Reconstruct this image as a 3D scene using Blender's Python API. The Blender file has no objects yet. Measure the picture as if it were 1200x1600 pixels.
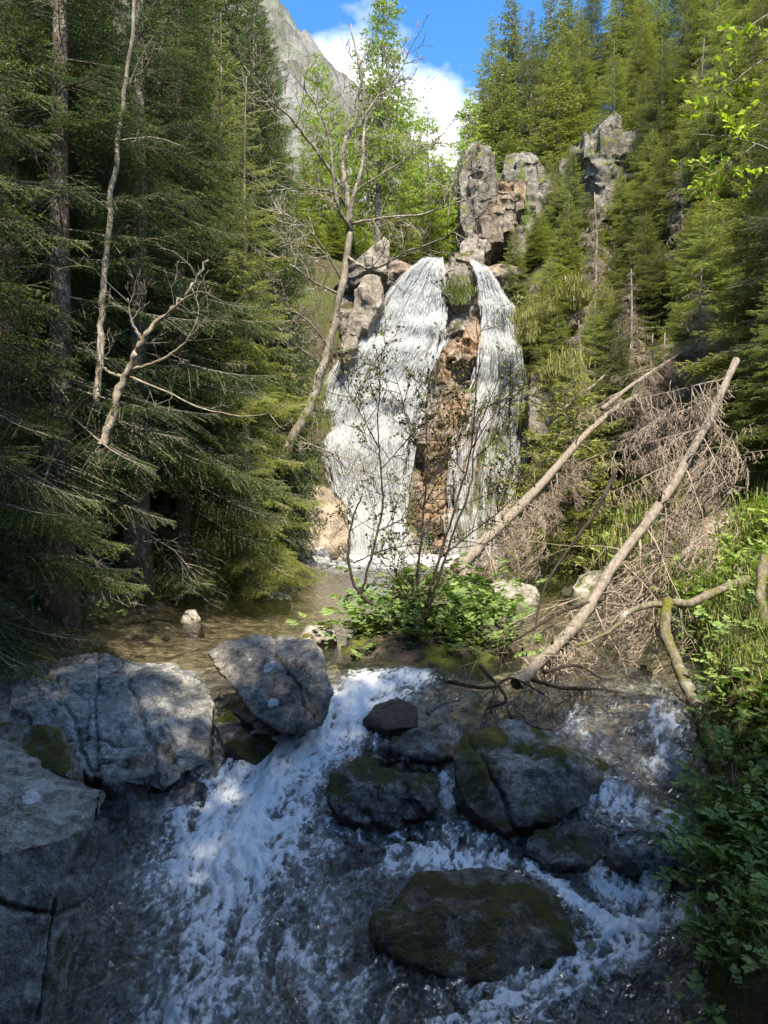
import bpy, math, random
import numpy as np
from mathutils import Vector

# ------------------------------------------------------------------ camera, sky, sun, exposure
sc = bpy.context.scene
COL = sc.collection
cam_d = bpy.data.cameras.new("camera")
cam = bpy.data.objects.new("camera", cam_d)
COL.objects.link(cam)
cam.location = (0, 0, 0)
cam.rotation_euler = (math.radians(90), 0, 0)
cam_d.sensor_fit = 'AUTO'
cam_d.sensor_width = 36
cam_d.lens = 27.0
cam_d.clip_start = 0.05
cam_d.clip_end = 3000
sc.camera = cam
F = 1200.0                       # focal length in photograph pixels

SUN_DIR = Vector((0.09, -0.64, 0.84)).normalized()     # towards the sun
SUN_EL = math.asin(SUN_DIR.z)
SUN_AZ = math.atan2(SUN_DIR.x, SUN_DIR.y)

world = bpy.data.worlds.new("World")
sc.world = world
world.use_nodes = True
wn, wl = world.node_tree.nodes, world.node_tree.links
wn.clear()
w_out = wn.new("ShaderNodeOutputWorld")
w_bg = wn.new("ShaderNodeBackground")
w_sky = wn.new("ShaderNodeTexSky")
w_sky.sky_type = 'NISHITA'
w_sky.sun_disc = False
w_sky.sun_elevation = SUN_EL
w_sky.sun_rotation = SUN_AZ
w_sky.altitude = 1400
w_sky.air_density = 0.8
w_sky.dust_density = 0.0
w_sky.ozone_density = 5.0
w_tc = wn.new("ShaderNodeTexCoord")
w_map = wn.new("ShaderNodeMapping")
w_map.inputs['Location'].default_value = (0.62, 0.35, 0.0)
w_map.inputs['Scale'].default_value = (1.0, 1.0, 1.7)
w_n = wn.new("ShaderNodeTexNoise")
w_n.inputs['Scale'].default_value = 2.6
w_n.inputs['Detail'].default_value = 9
w_n.inputs['Roughness'].default_value = 0.56
w_r = wn.new("ShaderNodeValToRGB")
w_r.color_ramp.elements[0].position = 0.515
w_r.color_ramp.elements[0].color = (0, 0, 0, 1)
w_r.color_ramp.elements[1].position = 0.665
w_r.color_ramp.elements[1].color = (1, 1, 1, 1)
w_mix = wn.new("ShaderNodeMix")
w_mix.data_type = 'RGBA'
w_mix.inputs[7].default_value = (4.2, 4.4, 4.8, 1)
w_bg.inputs['Strength'].default_value = 0.15
wl.new(w_tc.outputs['Generated'], w_map.inputs['Vector'])
wl.new(w_map.outputs['Vector'], w_n.inputs['Vector'])
wl.new(w_n.outputs['Fac'], w_r.inputs['Fac'])
wl.new(w_r.outputs['Color'], w_mix.inputs[0])
w_hs = wn.new("ShaderNodeHueSaturation")
w_hs.inputs['Saturation'].default_value = 1.22
w_hs.inputs['Value'].default_value = 0.92
wl.new(w_sky.outputs['Color'], w_hs.inputs['Color'])
wl.new(w_hs.outputs['Color'], w_mix.inputs[6])
wl.new(w_mix.outputs[2], w_bg.inputs['Color'])
wl.new(w_bg.outputs['Background'], w_out.inputs['Surface'])

sun_d = bpy.data.lights.new("sun", 'SUN')
sun_d.energy = 3.1
sun_d.angle = math.radians(0.53)
sun_d.color = (1.0, 0.985, 0.955)
sun = bpy.data.objects.new("sun", sun_d)
COL.objects.link(sun)
sun.rotation_euler = SUN_DIR.to_track_quat('Z', 'Y').to_euler()

sc.view_settings.view_transform = 'Standard'
sc.view_settings.look = 'None'
sc.view_settings.exposure = 1.95
sc.view_settings.gamma = 1.0
sc.view_settings.use_white_balance = True
sc.view_settings.white_balance_temperature = 7900
sc.view_settings.white_balance_tint = 6
sc.view_settings.use_curve_mapping = False
sc.cycles.max_bounces = 8
sc.cycles.diffuse_bounces = 4
sc.cycles.glossy_bounces = 3
sc.cycles.transmission_bounces = 4
sc.cycles.transparent_max_bounces = 10
sc.cycles.caustics_reflective = False
sc.cycles.caustics_refractive = False
sc.cycles.sample_clamp_indirect = 6.0
sc.cycles.use_denoising = True
sc.cycles.use_adaptive_sampling = False

# ------------------------------------------------------------------ helpers
rng = np.random.default_rng(7)
random.seed(7)


def P(px, py, Y):
    """A photograph pixel at a distance Y in front of the camera."""
    return np.array([(px - 600) / F * Y, Y, (800 - py) / F * Y])


_perm = np.random.default_rng(3).permutation(256).astype(np.int64)
_perm = np.concatenate([_perm, _perm])
_grad = np.random.default_rng(4).normal(size=(256, 3))
_grad /= np.linalg.norm(_grad, axis=1)[:, None]


def noise(p, seed=0):
    p = np.asarray(p, float) + seed * 17.37
    i = np.floor(p).astype(np.int64)
    f = p - i
    i &= 255
    u = f * f * f * (f * (f * 6 - 15) + 10)
    res = np.zeros(len(p))
    for dx in (0, 1):
        wx = u[:, 0] if dx else 1 - u[:, 0]
        a = _perm[(i[:, 0] + dx) & 255]
        for dy in (0, 1):
            wy = u[:, 1] if dy else 1 - u[:, 1]
            b = _perm[(a + i[:, 1] + dy) & 255]
            for dz in (0, 1):
                wz = u[:, 2] if dz else 1 - u[:, 2]
                g = _grad[_perm[(b + i[:, 2] + dz) & 255]]
                d = (f[:, 0] - dx) * g[:, 0] + (f[:, 1] - dy) * g[:, 1] + (f[:, 2] - dz) * g[:, 2]
                res += wx * wy * wz * d
    return res * 1.5


def fbm(p, octaves=4, seed=0, gain=0.5, lac=2.03):
    a, s, r = 1.0, 1.0, 0
    for k in range(octaves):
        r = r + a * noise(np.asarray(p) * s, seed + k)
        a *= gain
        s *= lac
    return r


def ss(a, b, x):
    t = np.clip((x - a) / (b - a), 0, 1)
    return t * t * (3 - 2 * t)


def mesh_from(name, verts, faces, mats, face_mat=None, attrs=None, smooth=True):
    """faces: list of (n,3)/(n,4) int arrays."""
    me = bpy.data.meshes.new(name)
    verts = np.asarray(verts, np.float32)
    if not isinstance(faces, (list, tuple)):
        faces = [faces]
    faces = [np.asarray(f, np.int32) for f in faces if len(f)]
    tot = np.concatenate([np.full(len(f), f.shape[1], np.int32) for f in faces])
    loops = np.concatenate([f.ravel() for f in faces])
    start = np.concatenate([[0], np.cumsum(tot)[:-1]]).astype(np.int32)
    me.vertices.add(len(verts))
    me.vertices.foreach_set('co', verts.ravel())
    me.loops.add(len(loops))
    me.loops.foreach_set('vertex_index', loops)
    me.polygons.add(len(tot))
    me.polygons.foreach_set('loop_start', start)
    me.polygons.foreach_set('loop_total', tot)
    if not isinstance(mats, (list, tuple)):
        mats = [mats]
    for m in mats:
        me.materials.append(m)
    if face_mat is not None:
        me.polygons.foreach_set('material_index', np.asarray(face_mat, np.int32))
    me.polygons.foreach_set('use_smooth', np.full(len(tot), bool(smooth)))
    for k, v in (attrs or {}).items():
        a = me.attributes.new(k, 'FLOAT', 'POINT')
        a.data.foreach_set('value', np.asarray(v, np.float32))
    me.update()
    return me


def add(name, me, parent=None, loc=None, **props):
    o = bpy.data.objects.new(name, me)
    COL.objects.link(o)
    if parent is not None:
        o.parent = parent
    if loc is not None:
        o.location = loc
    for k, v in props.items():
        o[k] = v
    return o


def thing(name, label, category, loc=(0, 0, 0), group=None):
    o = add(name, None, loc=loc, label=label, category=category)
    o.empty_display_size = 0.2
    if group:
        o['group'] = group
    return o


class Geo:
    """Collects pieces into one mesh."""
    def __init__(self):
        self.v, self.t, self.q, self.n, self.tint = [], [], [], 0, []
        self.tm, self.qm = [], []

    def put(self, v, tris=None, quads=None, tint=0.5, m=0):
        v = np.asarray(v, float).reshape(-1, 3)
        self.v.append(v)
        self.tint.append(np.broadcast_to(np.asarray(tint, float), (len(v),)))
        if tris is not None and len(tris):
            self.t.append(np.asarray(tris) + self.n)
            self.tm.append(np.full(len(tris), m))
        if quads is not None and len(quads):
            self.q.append(np.asarray(quads) + self.n)
            self.qm.append(np.full(len(quads), m))
        self.n += len(v)

    def tris(self, T, tint=0.5, m=0):
        """T: (n,3,3) loose triangles."""
        n = len(T)
        if n:
            self.put(T.reshape(-1, 3), np.arange(3 * n).reshape(-1, 3), None, np.repeat(np.broadcast_to(tint, (n,)), 3), m)

    def arrays(self):
        return (np.concatenate(self.v), np.concatenate(self.t) if self.t else np.zeros((0, 3), int),
                np.concatenate(self.q) if self.q else np.zeros((0, 4), int), np.concatenate(self.tint),
                np.concatenate(self.tm) if self.tm else np.zeros(0, int), np.concatenate(self.qm) if self.qm else np.zeros(0, int))

    def build(self, name, mats, smooth=True):
        v, t, q, tint, tm, qm = self.arrays()
        fm = np.concatenate([tm, qm]) if isinstance(mats, (list, tuple)) else None
        return mesh_from(name, v, [t, q], mats, fm, {'tint': tint}, smooth)


def resample(path, n):
    path = np.asarray(path, float)
    # Catmull-Rom through the points
    p = np.vstack([2 * path[0] - path[1], path, 2 * path[-1] - path[-2]])
    seg = len(path) - 1
    t = np.linspace(0, seg, n)
    i = np.minimum(t.astype(int), seg - 1)
    f = (t - i)[:, None]
    a, b, c, d = p[i], p[i + 1], p[i + 2], p[i + 3]
    return 0.5 * (2 * b + (c - a) * f + (2 * a - 5 * b + 4 * c - d) * f ** 2 + (3 * b - a - 3 * c + d) * f ** 3)


def tube(path, radii, sides=8, rough=0.0, seed=0):
    path = np.asarray(path, float)
    n = len(path)
    radii = np.broadcast_to(radii, (n,))
    tan = np.gradient(path, axis=0)
    tan /= np.linalg.norm(tan, axis=1)[:, None] + 1e-9
    ref = np.where(np.abs(tan[:, 2:3]) > 0.9, [[1.0, 0, 0]], [[0, 0, 1.0]])
    ref = np.broadcast_to(ref[n // 2], (n, 3))
    u = np.cross(tan, ref)
    u /= np.linalg.norm(u, axis=1)[:, None] + 1e-9
    w = np.cross(tan, u)
    ang = np.linspace(0, 2 * np.pi, sides, endpoint=False)
    ring = u[:, None, :] * np.cos(ang)[None, :, None] + w[:, None, :] * np.sin(ang)[None, :, None]
    rr = np.repeat(radii[:, None], sides, 1)
    if rough:
        q = path[:, None, :] + ring * radii[:, None, None]
        nn = noise(q.reshape(-1, 3) * (0.9 / max(radii.max(), 0.01)), seed).reshape(n, sides)
        rr = rr * (1 + rough * nn)
    v = path[:, None, :] + ring * rr[:, :, None]
    v = np.concatenate([v.reshape(-1, 3), path[-1:], path[:1]])
    a = np.arange(n - 1)[:, None] * sides + np.arange(sides)[None]
    b = np.arange(n - 1)[:, None] * sides + (np.arange(sides)[None] + 1) % sides
    quads = np.stack([a, b, b + sides, a + sides], -1).reshape(-1, 4)
    last = (n - 1) * sides
    k = np.arange(sides)
    caps = np.concatenate([np.stack([last + k, last + (k + 1) % sides, np.full(sides, n * sides)], -1),
                           np.stack([(k + 1) % sides, k, np.full(sides, n * sides + 1)], -1)])
    return v, caps, quads


def segs_to_prisms(a, b, r0, r1):
    """Three-sided prisms for many straight twigs at once."""
    d = b - a
    ln = np.linalg.norm(d, axis=1)[:, None] + 1e-9
    d = d / ln
    ref = np.where(np.abs(d[:, 2:3]) > 0.9, [[1.0, 0, 0]], [[0, 0, 1.0]])
    u = np.cross(d, ref)
    u /= np.linalg.norm(u, axis=1)[:, None] + 1e-9
    w = np.cross(d, u)
    n = len(a)
    V = np.zeros((n, 6, 3))
    for k in range(3):
        an = 2 * np.pi * k / 3
        off = u * math.cos(an) + w * math.sin(an)
        V[:, k] = a + off * np.broadcast_to(r0, (n,))[:, None]
        V[:, 3 + k] = b + off * np.broadcast_to(r1, (n,))[:, None]
    base = np.arange(n)[:, None, None] * 6
    Q = np.array([[0, 1, 4, 3], [1, 2, 5, 4], [2, 0, 3, 5]])[None] + base
    return V.reshape(-1, 3), Q.reshape(-1, 4)


# ------------------------------------------------------------------ materials
class M:
    """Tiny node-tree helper."""
    def __init__(self, name):
        self.m = bpy.data.materials.new(name)
        self.m.use_nodes = True
        self.t = self.m.node_tree
        self.t.nodes.clear()
        self.out = self.n("ShaderNodeOutputMaterial")

    def n(self, typ, **kw):
        nd = self.t.nodes.new(typ)
        for k, v in kw.items():
            setattr(nd, k, v)
        return nd

    def set(self, nd, key, v):
        s = nd.inputs[key]
        if isinstance(v, bpy.types.NodeSocket):
            self.t.links.new(v, s)
        else:
            if isinstance(v, tuple) and len(v) == 3 and s.type == 'RGBA':
                v = (*v, 1)
            s.default_value = v

    def noise(self, vec, scale, detail=4, rough=0.55, dist=0.0):
        nd = self.n("ShaderNodeTexNoise")
        self.set(nd, 'Vector', vec)
        for k, v in (('Scale', scale), ('Detail', detail), ('Roughness', rough), ('Distortion', dist)):
            self.set(nd, k, v)
        return nd.outputs['Fac']

    def voronoi(self, vec, scale, feature='F1', out='Distance'):
        nd = self.n("ShaderNodeTexVoronoi", feature=feature)
        self.set(nd, 'Vector', vec)
        self.set(nd, 'Scale', scale)
        return nd.outputs[out]

    def ramp(self, fac, stops):
        nd = self.n("ShaderNodeValToRGB")
        e = nd.color_ramp.elements
        while len(e) < len(stops):
            e.new(0.5)
        for i, (p, c) in enumerate(stops):
            e[i].position = p
            e[i].color = (c, c, c, 1) if isinstance(c, (int, float)) else (*c, 1)
        self.set(nd, 'Fac', fac)
        return nd.outputs['Color']

    def mix(self, fac, a, b, mode='MIX'):
        nd = self.n("ShaderNodeMix", data_type='RGBA', blend_type=mode)
        self.set(nd, 0, fac)
        self.set(nd, 6, a)
        self.set(nd, 7, b)
        return nd.outputs[2]

    def math(self, op, a, b=0.0, c=0.0, clamp=False):
        nd = self.n("ShaderNodeMath", operation=op, use_clamp=clamp)
        self.set(nd, 0, a)
        self.set(nd, 1, b)
        self.set(nd, 2, c)
        return nd.outputs[0]

    def obj(self):
        return self.n("ShaderNodeTexCoord").outputs['Object']

    def pos(self):
        return self.n("ShaderNodeNewGeometry").outputs['Position']

    def scalev(self, vec, s):
        nd = self.n("ShaderNodeMapping")
        self.set(nd, 'Vector', vec)
        self.set(nd, 'Scale', s)
        return nd.outputs[0]

    def attr(self, name):
        return self.n("ShaderNodeAttribute", attribute_name=name).outputs['Fac']

    def rand(self):
        return self.n("ShaderNodeObjectInfo").outputs['Random']

    def bump(self, h, strength=0.5, dist=0.02, normal=None):
        nd = self.n("ShaderNodeBump")
        self.set(nd, 'Height', h)
        self.set(nd, 'Strength', strength)
        self.set(nd, 'Distance', dist)
        if normal is not None:
            self.set(nd, 'Normal', normal)
        return nd.outputs[0]

    def principled(self, color, rough=0.8, spec=0.3, normal=None):
        nd = self.n("ShaderNodeBsdfPrincipled")
        self.set(nd, 'Base Color', color)
        self.set(nd, 'Roughness', rough)
        self.set(nd, 'Specular IOR Level', spec)
        if normal is not None:
            self.set(nd, 'Normal', normal)
        return nd.outputs[0]

    def mixs(self, fac, a, b):
        nd = self.n("ShaderNodeMixShader")
        self.set(nd, 0, fac)
        self.t.links.new(a, nd.inputs[1])
        self.t.links.new(b, nd.inputs[2])
        return nd.outputs[0]

    def done(self, sh):
        self.t.links.new(sh, self.out.inputs['Surface'])
        return self.m


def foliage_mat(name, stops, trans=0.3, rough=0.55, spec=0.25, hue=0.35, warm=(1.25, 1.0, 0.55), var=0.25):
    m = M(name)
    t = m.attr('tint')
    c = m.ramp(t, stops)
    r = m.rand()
    c = m.mix(m.math('MULTIPLY', r, hue), c, warm, 'MULTIPLY')
    r2 = m.math('FRACT', m.math('MULTIPLY', r, 7.31))
    c = m.mix(1.0, c, m.ramp(r2, [(0.0, 1.0 - var), (1.0, 1.0 + var * 0.6)]), 'MULTIPLY')
    p = m.principled(c, rough, spec)
    tr = m.n("ShaderNodeBsdfTranslucent")
    m.set(tr, 'Color', m.mix(1.0, c, (1.15, 1.25, 0.6), 'MULTIPLY'))
    return m.done(m.mixs(trans, p, tr.outputs[0]))


MAT = {}
MAT['needle'] = foliage_mat("shaded_spruce_needles", [(0.0, (0.014, 0.028, 0.009)), (0.45, (0.038, 0.066, 0.019)), (0.8, (0.11, 0.165, 0.038)), (1.0, (0.22, 0.30, 0.075))], var=0.35)  # low tones darkened to carry the left forest's shade
MAT['needle_sun'] = foliage_mat("sunlit_spruce_needles", [(0.0, (0.055, 0.08, 0.02)), (0.45, (0.15, 0.185, 0.045)), (0.8, (0.25, 0.285, 0.07)), (1.0, (0.34, 0.375, 0.11))], trans=0.35, hue=0.5, var=0.5)  # brighter, yellower copy with sunlight put into the needle colour
MAT['larch'] = foliage_mat("larch_needles", [(0.0, (0.17, 0.24, 0.04)), (0.6, (0.27, 0.36, 0.07)), (1.0, (0.34, 0.44, 0.11))], trans=0.4)
MAT['leaf'] = foliage_mat("herb_leaves", [(0.0, (0.11, 0.19, 0.055)), (0.5, (0.21, 0.32, 0.10)), (1.0, (0.33, 0.43, 0.16))], trans=0.3, rough=0.5, hue=0.3)
MAT['herb_light'] = foliage_mat("light_herb_leaves", [(0.0, (0.11, 0.19, 0.04)), (0.5, (0.19, 0.29, 0.07)), (1.0, (0.29, 0.39, 0.11))], trans=0.35, hue=0.3)
MAT['spring'] = foliage_mat("young_leaves", [(0.0, (0.16, 0.24, 0.03)), (0.5, (0.27, 0.37, 0.05)), (1.0, (0.37, 0.45, 0.08))], trans=0.45, hue=0.3)
MAT['grass'] = foliage_mat("grass_blades", [(0.0, (0.08, 0.14, 0.03)), (0.5, (0.16, 0.22, 0.05)), (0.8, (0.30, 0.30, 0.11)), (1.0, (0.42, 0.36, 0.2))], trans=0.3, hue=0.1)
MAT['moss_fuzz'] = foliage_mat("moss_fuzz", [(0.0, (0.022, 0.04, 0.008)), (0.5, (0.06, 0.085, 0.014)), (1.0, (0.17, 0.18, 0.025))], trans=0.15, rough=0.9, spec=0.1, hue=0.2)
MAT['bud'] = foliage_mat("buds", [(0.0, (0.07, 0.05, 0.025)), (0.6, (0.12, 0.10, 0.04)), (1.0, (0.22, 0.26, 0.06))], trans=0.2, hue=0.1)


def bark(name, c0, c1, c2, lich=0.35, lich_col=(0.36, 0.37, 0.33), moss=0.0, sc_=14):
    m = M(name)
    o = m.pos()
    st = m.scalev(o, (1, 1, 0.32))
    a = m.noise(st, sc_, 6, 0.62, 0.6)
    b = m.noise(o, sc_ * 4, 5, 0.6)
    col = m.ramp(a, [(0.28, c0), (0.5, c1), (0.72, c2)])
    if lich:
        k = m.ramp(m.noise(o, 7, 5, 0.65), [(0.56, 0.0), (0.62, 1.0)])
        col = m.mix(m.math('MULTIPLY', k, lich), col, lich_col)
    if moss:
        k = m.ramp(m.noise(o, 4.5, 5, 0.6), [(0.5 - moss * 0.15, 0.0), (0.60, 1.0)])
        col = m.mix(k, col, m.ramp(b, [(0.35, (0.05, 0.055, 0.012)), (0.65, (0.17, 0.16, 0.03))]))
    h = m.math('ADD', a, m.math('MULTIPLY', b, 0.4))
    return m.done(m.principled(col, 0.85, 0.2, m.bump(h, 0.8, 0.02)))


MAT['bark'] = bark("spruce_bark", (0.05, 0.038, 0.028), (0.13, 0.10, 0.075), (0.22, 0.18, 0.14), 0.5)
MAT['bark_pale'] = bark("pale_bark", (0.09, 0.072, 0.055), (0.22, 0.185, 0.145), (0.36, 0.32, 0.265), 0.5, (0.42, 0.41, 0.36))
MAT['log'] = bark("log_bark", (0.10, 0.082, 0.067), (0.22, 0.182, 0.15), (0.33, 0.285, 0.24), 0.35, (0.13, 0.11, 0.085), 0.0, 26)
MAT['lichen_stick'] = bark("lichen_bark", (0.05, 0.04, 0.03), (0.14, 0.115, 0.085), (0.24, 0.21, 0.17), 0.55, (0.34, 0.35, 0.31), 0.5, 22)
MAT['twig_dead'] = bark("dead_twig", (0.18, 0.135, 0.105), (0.30, 0.235, 0.19), (0.40, 0.33, 0.275), 0.0)
MAT['twig_grey'] = bark("grey_twig", (0.10, 0.085, 0.07), (0.19, 0.165, 0.135), (0.30, 0.265, 0.22), 0.0)
MAT['twig_dark'] = bark("dark_twig", (0.018, 0.014, 0.011), (0.035, 0.026, 0.020), (0.07, 0.055, 0.042), 0.2, (0.12, 0.115, 0.10))
m = M("sawn_wood")
o_ = m.obj()
MAT['sawn'] = m.done(m.principled(m.ramp(m.noise(o_, 20, 4), [(0.3, (0.42, 0.20, 0.05)), (0.7, (0.60, 0.34, 0.12))]), 0.7))


def rock_mat(name, dark, mid, light, moss=0.4, lichen=0.5, wet_z=None, wet_gain=0.28, moss_lo=(0.022, 0.034, 0.007), moss_hi=(0.11, 0.115, 0.018), spots=(), sc_=1.0, gloss=0.55, moss_up=0.35, orange=0.0, orange_x=None):
    m = M(name)
    o = m.pos()
    g = m.n("ShaderNodeNewGeometry")
    nz = m.n("ShaderNodeSeparateXYZ")
    m.set(nz, 0, g.outputs['Normal'])
    big = m.noise(o, 1.6 * sc_, 6, 0.62, 0.3)
    fine = m.noise(o, 16 * sc_, 8, 0.72)
    gran = m.noise(o, 75 * sc_, 3, 0.7)
    col = m.ramp(m.math('ADD', m.math('MULTIPLY', fine, 0.65), m.math('MULTIPLY', big, 0.35)), [(0.39, dark), (0.5, mid), (0.61, light)])
    col = m.mix(0.55, col, m.ramp(gran, [(0.36, 0.25), (0.5, 1.0), (0.64, 1.7)]), 'MULTIPLY')
    if orange:
        k = m.ramp(m.noise(o, 0.55 * sc_, 5, 0.6), [(0.52 - orange * 0.2, 0.0), (0.66 - orange * 0.2, 1.0)])
        if orange_x is not None:
            px_ = m.n("ShaderNodeSeparateXYZ")
            m.set(px_, 0, o)
            dx_ = m.math('ABSOLUTE', m.math('SUBTRACT', px_.outputs[0], orange_x[0]))
            k = m.math('MULTIPLY', k, m.math('SUBTRACT', 1.0, m.math('DIVIDE', dx_, orange_x[1]), clamp=True))
        col = m.mix(m.math('MULTIPLY', k, 0.9), col, m.ramp(fine, [(0.35, (0.12, 0.055, 0.022)), (0.55, (0.34, 0.175, 0.065)), (0.7, (0.44, 0.30, 0.19))]))
    if lichen:
        k = m.ramp(m.noise(o, 5.5 * sc_, 7, 0.7, 0.6), [(0.54, 0.0), (0.60, 1.0)])
        col = m.mix(m.math('MULTIPLY', k, lichen), col, m.ramp(fine, [(0.4, (0.30, 0.31, 0.28)), (0.6, (0.46, 0.46, 0.42))]))
        k = m.ramp(m.voronoi(m.scalev(o, (1, 1, 1)), 13 * sc_), [(0.10, 1.0), (0.17, 0.0)])
        k2 = m.ramp(m.noise(o, 3.2, 3, 0.6), [(0.50, 0.0), (0.56, 1.0)])
        col = m.mix(m.math('MULTIPLY', m.math('MULTIPLY', k, k2), lichen), col, (0.50, 0.51, 0.48))
    mk = None
    if moss:
        mm = m.math('ADD', m.noise(o, 2.3 * sc_, 8, 0.68, 0.4), m.math('MULTIPLY', nz.outputs[2], moss_up * 0.3))
        mk = m.ramp(mm, [(0.70 - moss * 0.25, 0.0), (0.76 - moss * 0.25, 1.0)])
        mcol = m.ramp(m.math('ADD', m.math('MULTIPLY', m.noise(o, 4.1, 3), 0.6), m.math('MULTIPLY', gran, 0.4)), [(0.36, moss_lo), (0.52, tuple(0.5 * (a + b) for a, b in zip(moss_lo, moss_hi))), (0.66, moss_hi)])
        col = m.mix(mk, col, mcol)
    for (c, r, scol) in ():
        d = m.n("ShaderNodeVectorMath", operation='DISTANCE')
        wob = m.n("ShaderNodeTexNoise")
        m.set(wob, 'Vector', o)
        m.set(wob, 'Scale', 22.0)
        m.set(wob, 'Detail', 4.0)
        off = m.n("ShaderNodeVectorMath", operation='MULTIPLY_ADD')
        m.set(off, 0, wob.outputs['Color'])
        off.inputs[1].default_value = (r * 0.9,) * 3
        m.set(off, 2, o)
        m.set(d, 0, off.outputs[0])
        d.inputs[1].default_value = tuple(float(x) + r * 0.45 for x in c)
        col = m.mix(m.ramp(m.math('DIVIDE', d.outputs['Value'], r), [(0.86, 1.0), (0.98, 0.0)]), col, scol)
    rough = gloss + 0.25
    if wet_z is not None:
        pz = m.n("ShaderNodeSeparateXYZ")
        m.set(pz, 0, o)
        wz = m.math('ADD', pz.outputs[2], m.math('MULTIPLY', m.math('SUBTRACT', big, 0.5), wet_gain * 1.6))
        mr = m.n("ShaderNodeMapRange")
        m.set(mr, 'Value', wz)
        m.set(mr, 'From Min', wet_z)
        m.set(mr, 'From Max', wet_z + wet_gain)
        m.set(mr, 'To Min', 1.0)
        m.set(mr, 'To Max', 0.0)
        wet = mr.outputs[0]
        col = m.mix(wet, col, m.mix(1.0, col, (0.30, 0.28, 0.27), 'MULTIPLY'))
        rough = m.math('SUBTRACT', gloss + 0.25, m.math('MULTIPLY', wet, 0.58))
    h = m.math('ADD', m.math('MULTIPLY', fine, 1.0), m.math('MULTIPLY', gran, 0.35))
    if mk is not None:
        h = m.math('ADD', h, m.math('MULTIPLY', mk, m.math('MULTIPLY', gran, 0.9)))
    b = m.bump(h, 0.9, 0.022 / sc_)
    return m.done(m.principled(col, rough, 0.4, b))


# general
GREY = ((0.055, 0.053, 0.05), (0.17, 0.165, 0.155), (0.33, 0.325, 0.31))

# ------------------------------------------------------------------ the lie of the land
XL = ([1, 2.5, 3.6, 4.6, 5.5, 6.5, 7.2, 9, 12, 14, 16, 20, 23, 25.5], [-1.3, -1.6, -1.9, -2.4, -3.1, -3.9, -4.1, -3.75, -3.3, -2.6, -2.15, -2.3, -1.9, -1.4])
XR = ([1, 3, 3.6, 4.6, 5.5, 6.5, 8, 10, 12, 16, 20, 25.5], [1.25, 1.38, 1.5, 1.86, 2.3, 2.75, 3.15, 3.5, 3.7, 4.2, 4.6, 5.0])
POOL = -1.42


def xl(y):
    return np.interp(y, *XL)


def xr(y):
    return np.interp(y, *XR)


def water_level(x, y):
    zl = np.interp(y, [1, 3.5, 4.3, 5.0, 5.45, 6.0, 6.5, 6.9, 7.3], [-2.5, -2.42, -2.31, -2.12, -2.0, -1.76, -1.60, -1.46, POOL])
    zr = np.interp(y, [1, 3.5, 4.5, 4.66, 4.82, 5.2, 5.5, 5.9, 6.2], [-2.52, -2.45, -2.36, -2.29, -2.12, -1.97, -1.74, -1.47, POOL])
    w = ss(0.9, 1.4, x - 0.12 * (y - 5))
    return zl * (1 - w) + zr * w


def to_water(px, py):
    """Where the ray through a photograph pixel meets the water."""
    Y = np.linspace(2, 26, 1600)
    X = (px - 600) / F * Y
    d = (800 - py) / F * Y - water_level(X, Y)
    k = np.argmax(d < 0)
    return np.array([X[k], Y[k]])


def terrain(x, y):
    x = np.asarray(x, float)
    y = np.asarray(y, float)
    dl = xl(y) - x
    dr = x - xr(y)
    p2 = np.stack([x, y, 0 * x], -1).reshape(-1, 3)
    n1 = fbm(p2 * 0.45, 4, 11).reshape(x.shape)
    n2 = fbm(p2 * 1.9, 3, 15).reshape(x.shape)
    floor = np.interp(y, [1, 25.9, 28.9, 37, 60, 110], [0, 0, 10.2, 13.5, 20, 34])
    w0 = np.where(y < 25.8, water_level(np.clip(x, -3, 3), np.minimum(y, 25)), POOL)
    zl = w0 + 0.16 * ss(0, 0.3, dl) + np.interp(np.maximum(dl, 0), [0, 2, 6, 12, 60], [0, 0.75, 3.0, 5.6, 18]) + 0.9 * floor * (y > 25)
    sl = np.interp(y, [3, 6, 10, 20, 30], [0.45, 0.6, 1.0, 1.9, 1.9])
    zr = w0 + 0.34 * ss(0, 0.22, dr) + sl * np.interp(dr, [0, 6, 12, 60], [0, 6, 9, 15]) + 0.58 * np.clip(y - 24, 0, 18)
    zf = POOL + floor
    bed = w0 - 0.45
    z = np.where(dl > 0, zl, np.where(dr > 0, zr, bed))
    up = y > 25.9
    zc = zf + 0.55 * np.maximum(0, -1.0 - x) + 0.2 * np.maximum(0, x - 3)
    z = np.where(up, np.where(x > xr(25)[()] , np.maximum(zr, np.where(x < 9, np.minimum(zc, zr + 6), zr)), zc), z)
    amp = np.where((dl > 0) | (dr > 0) | up, 1.0, 0.25)
    n3 = fbm(np.stack([x, y, z * 0.6], -1).reshape(-1, 3) * 0.8, 4, 19).reshape(x.shape)
    z = z + ss(0.8, 3.0, dr) * (0.9 * n3)
    return z + amp * (0.22 * n1 + 0.07 * n2) * ss(-0.1, 1.2, np.maximum(np.maximum(dl, dr), np.where(up, 2.0, 0)) + 0.25)


def grid_faces(nr, nc):
    a = (np.arange(nr - 1)[:, None] * nc + np.arange(nc - 1)[None]).ravel()
    return np.stack([a, a + 1, a + nc + 1, a + nc], -1)


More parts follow.
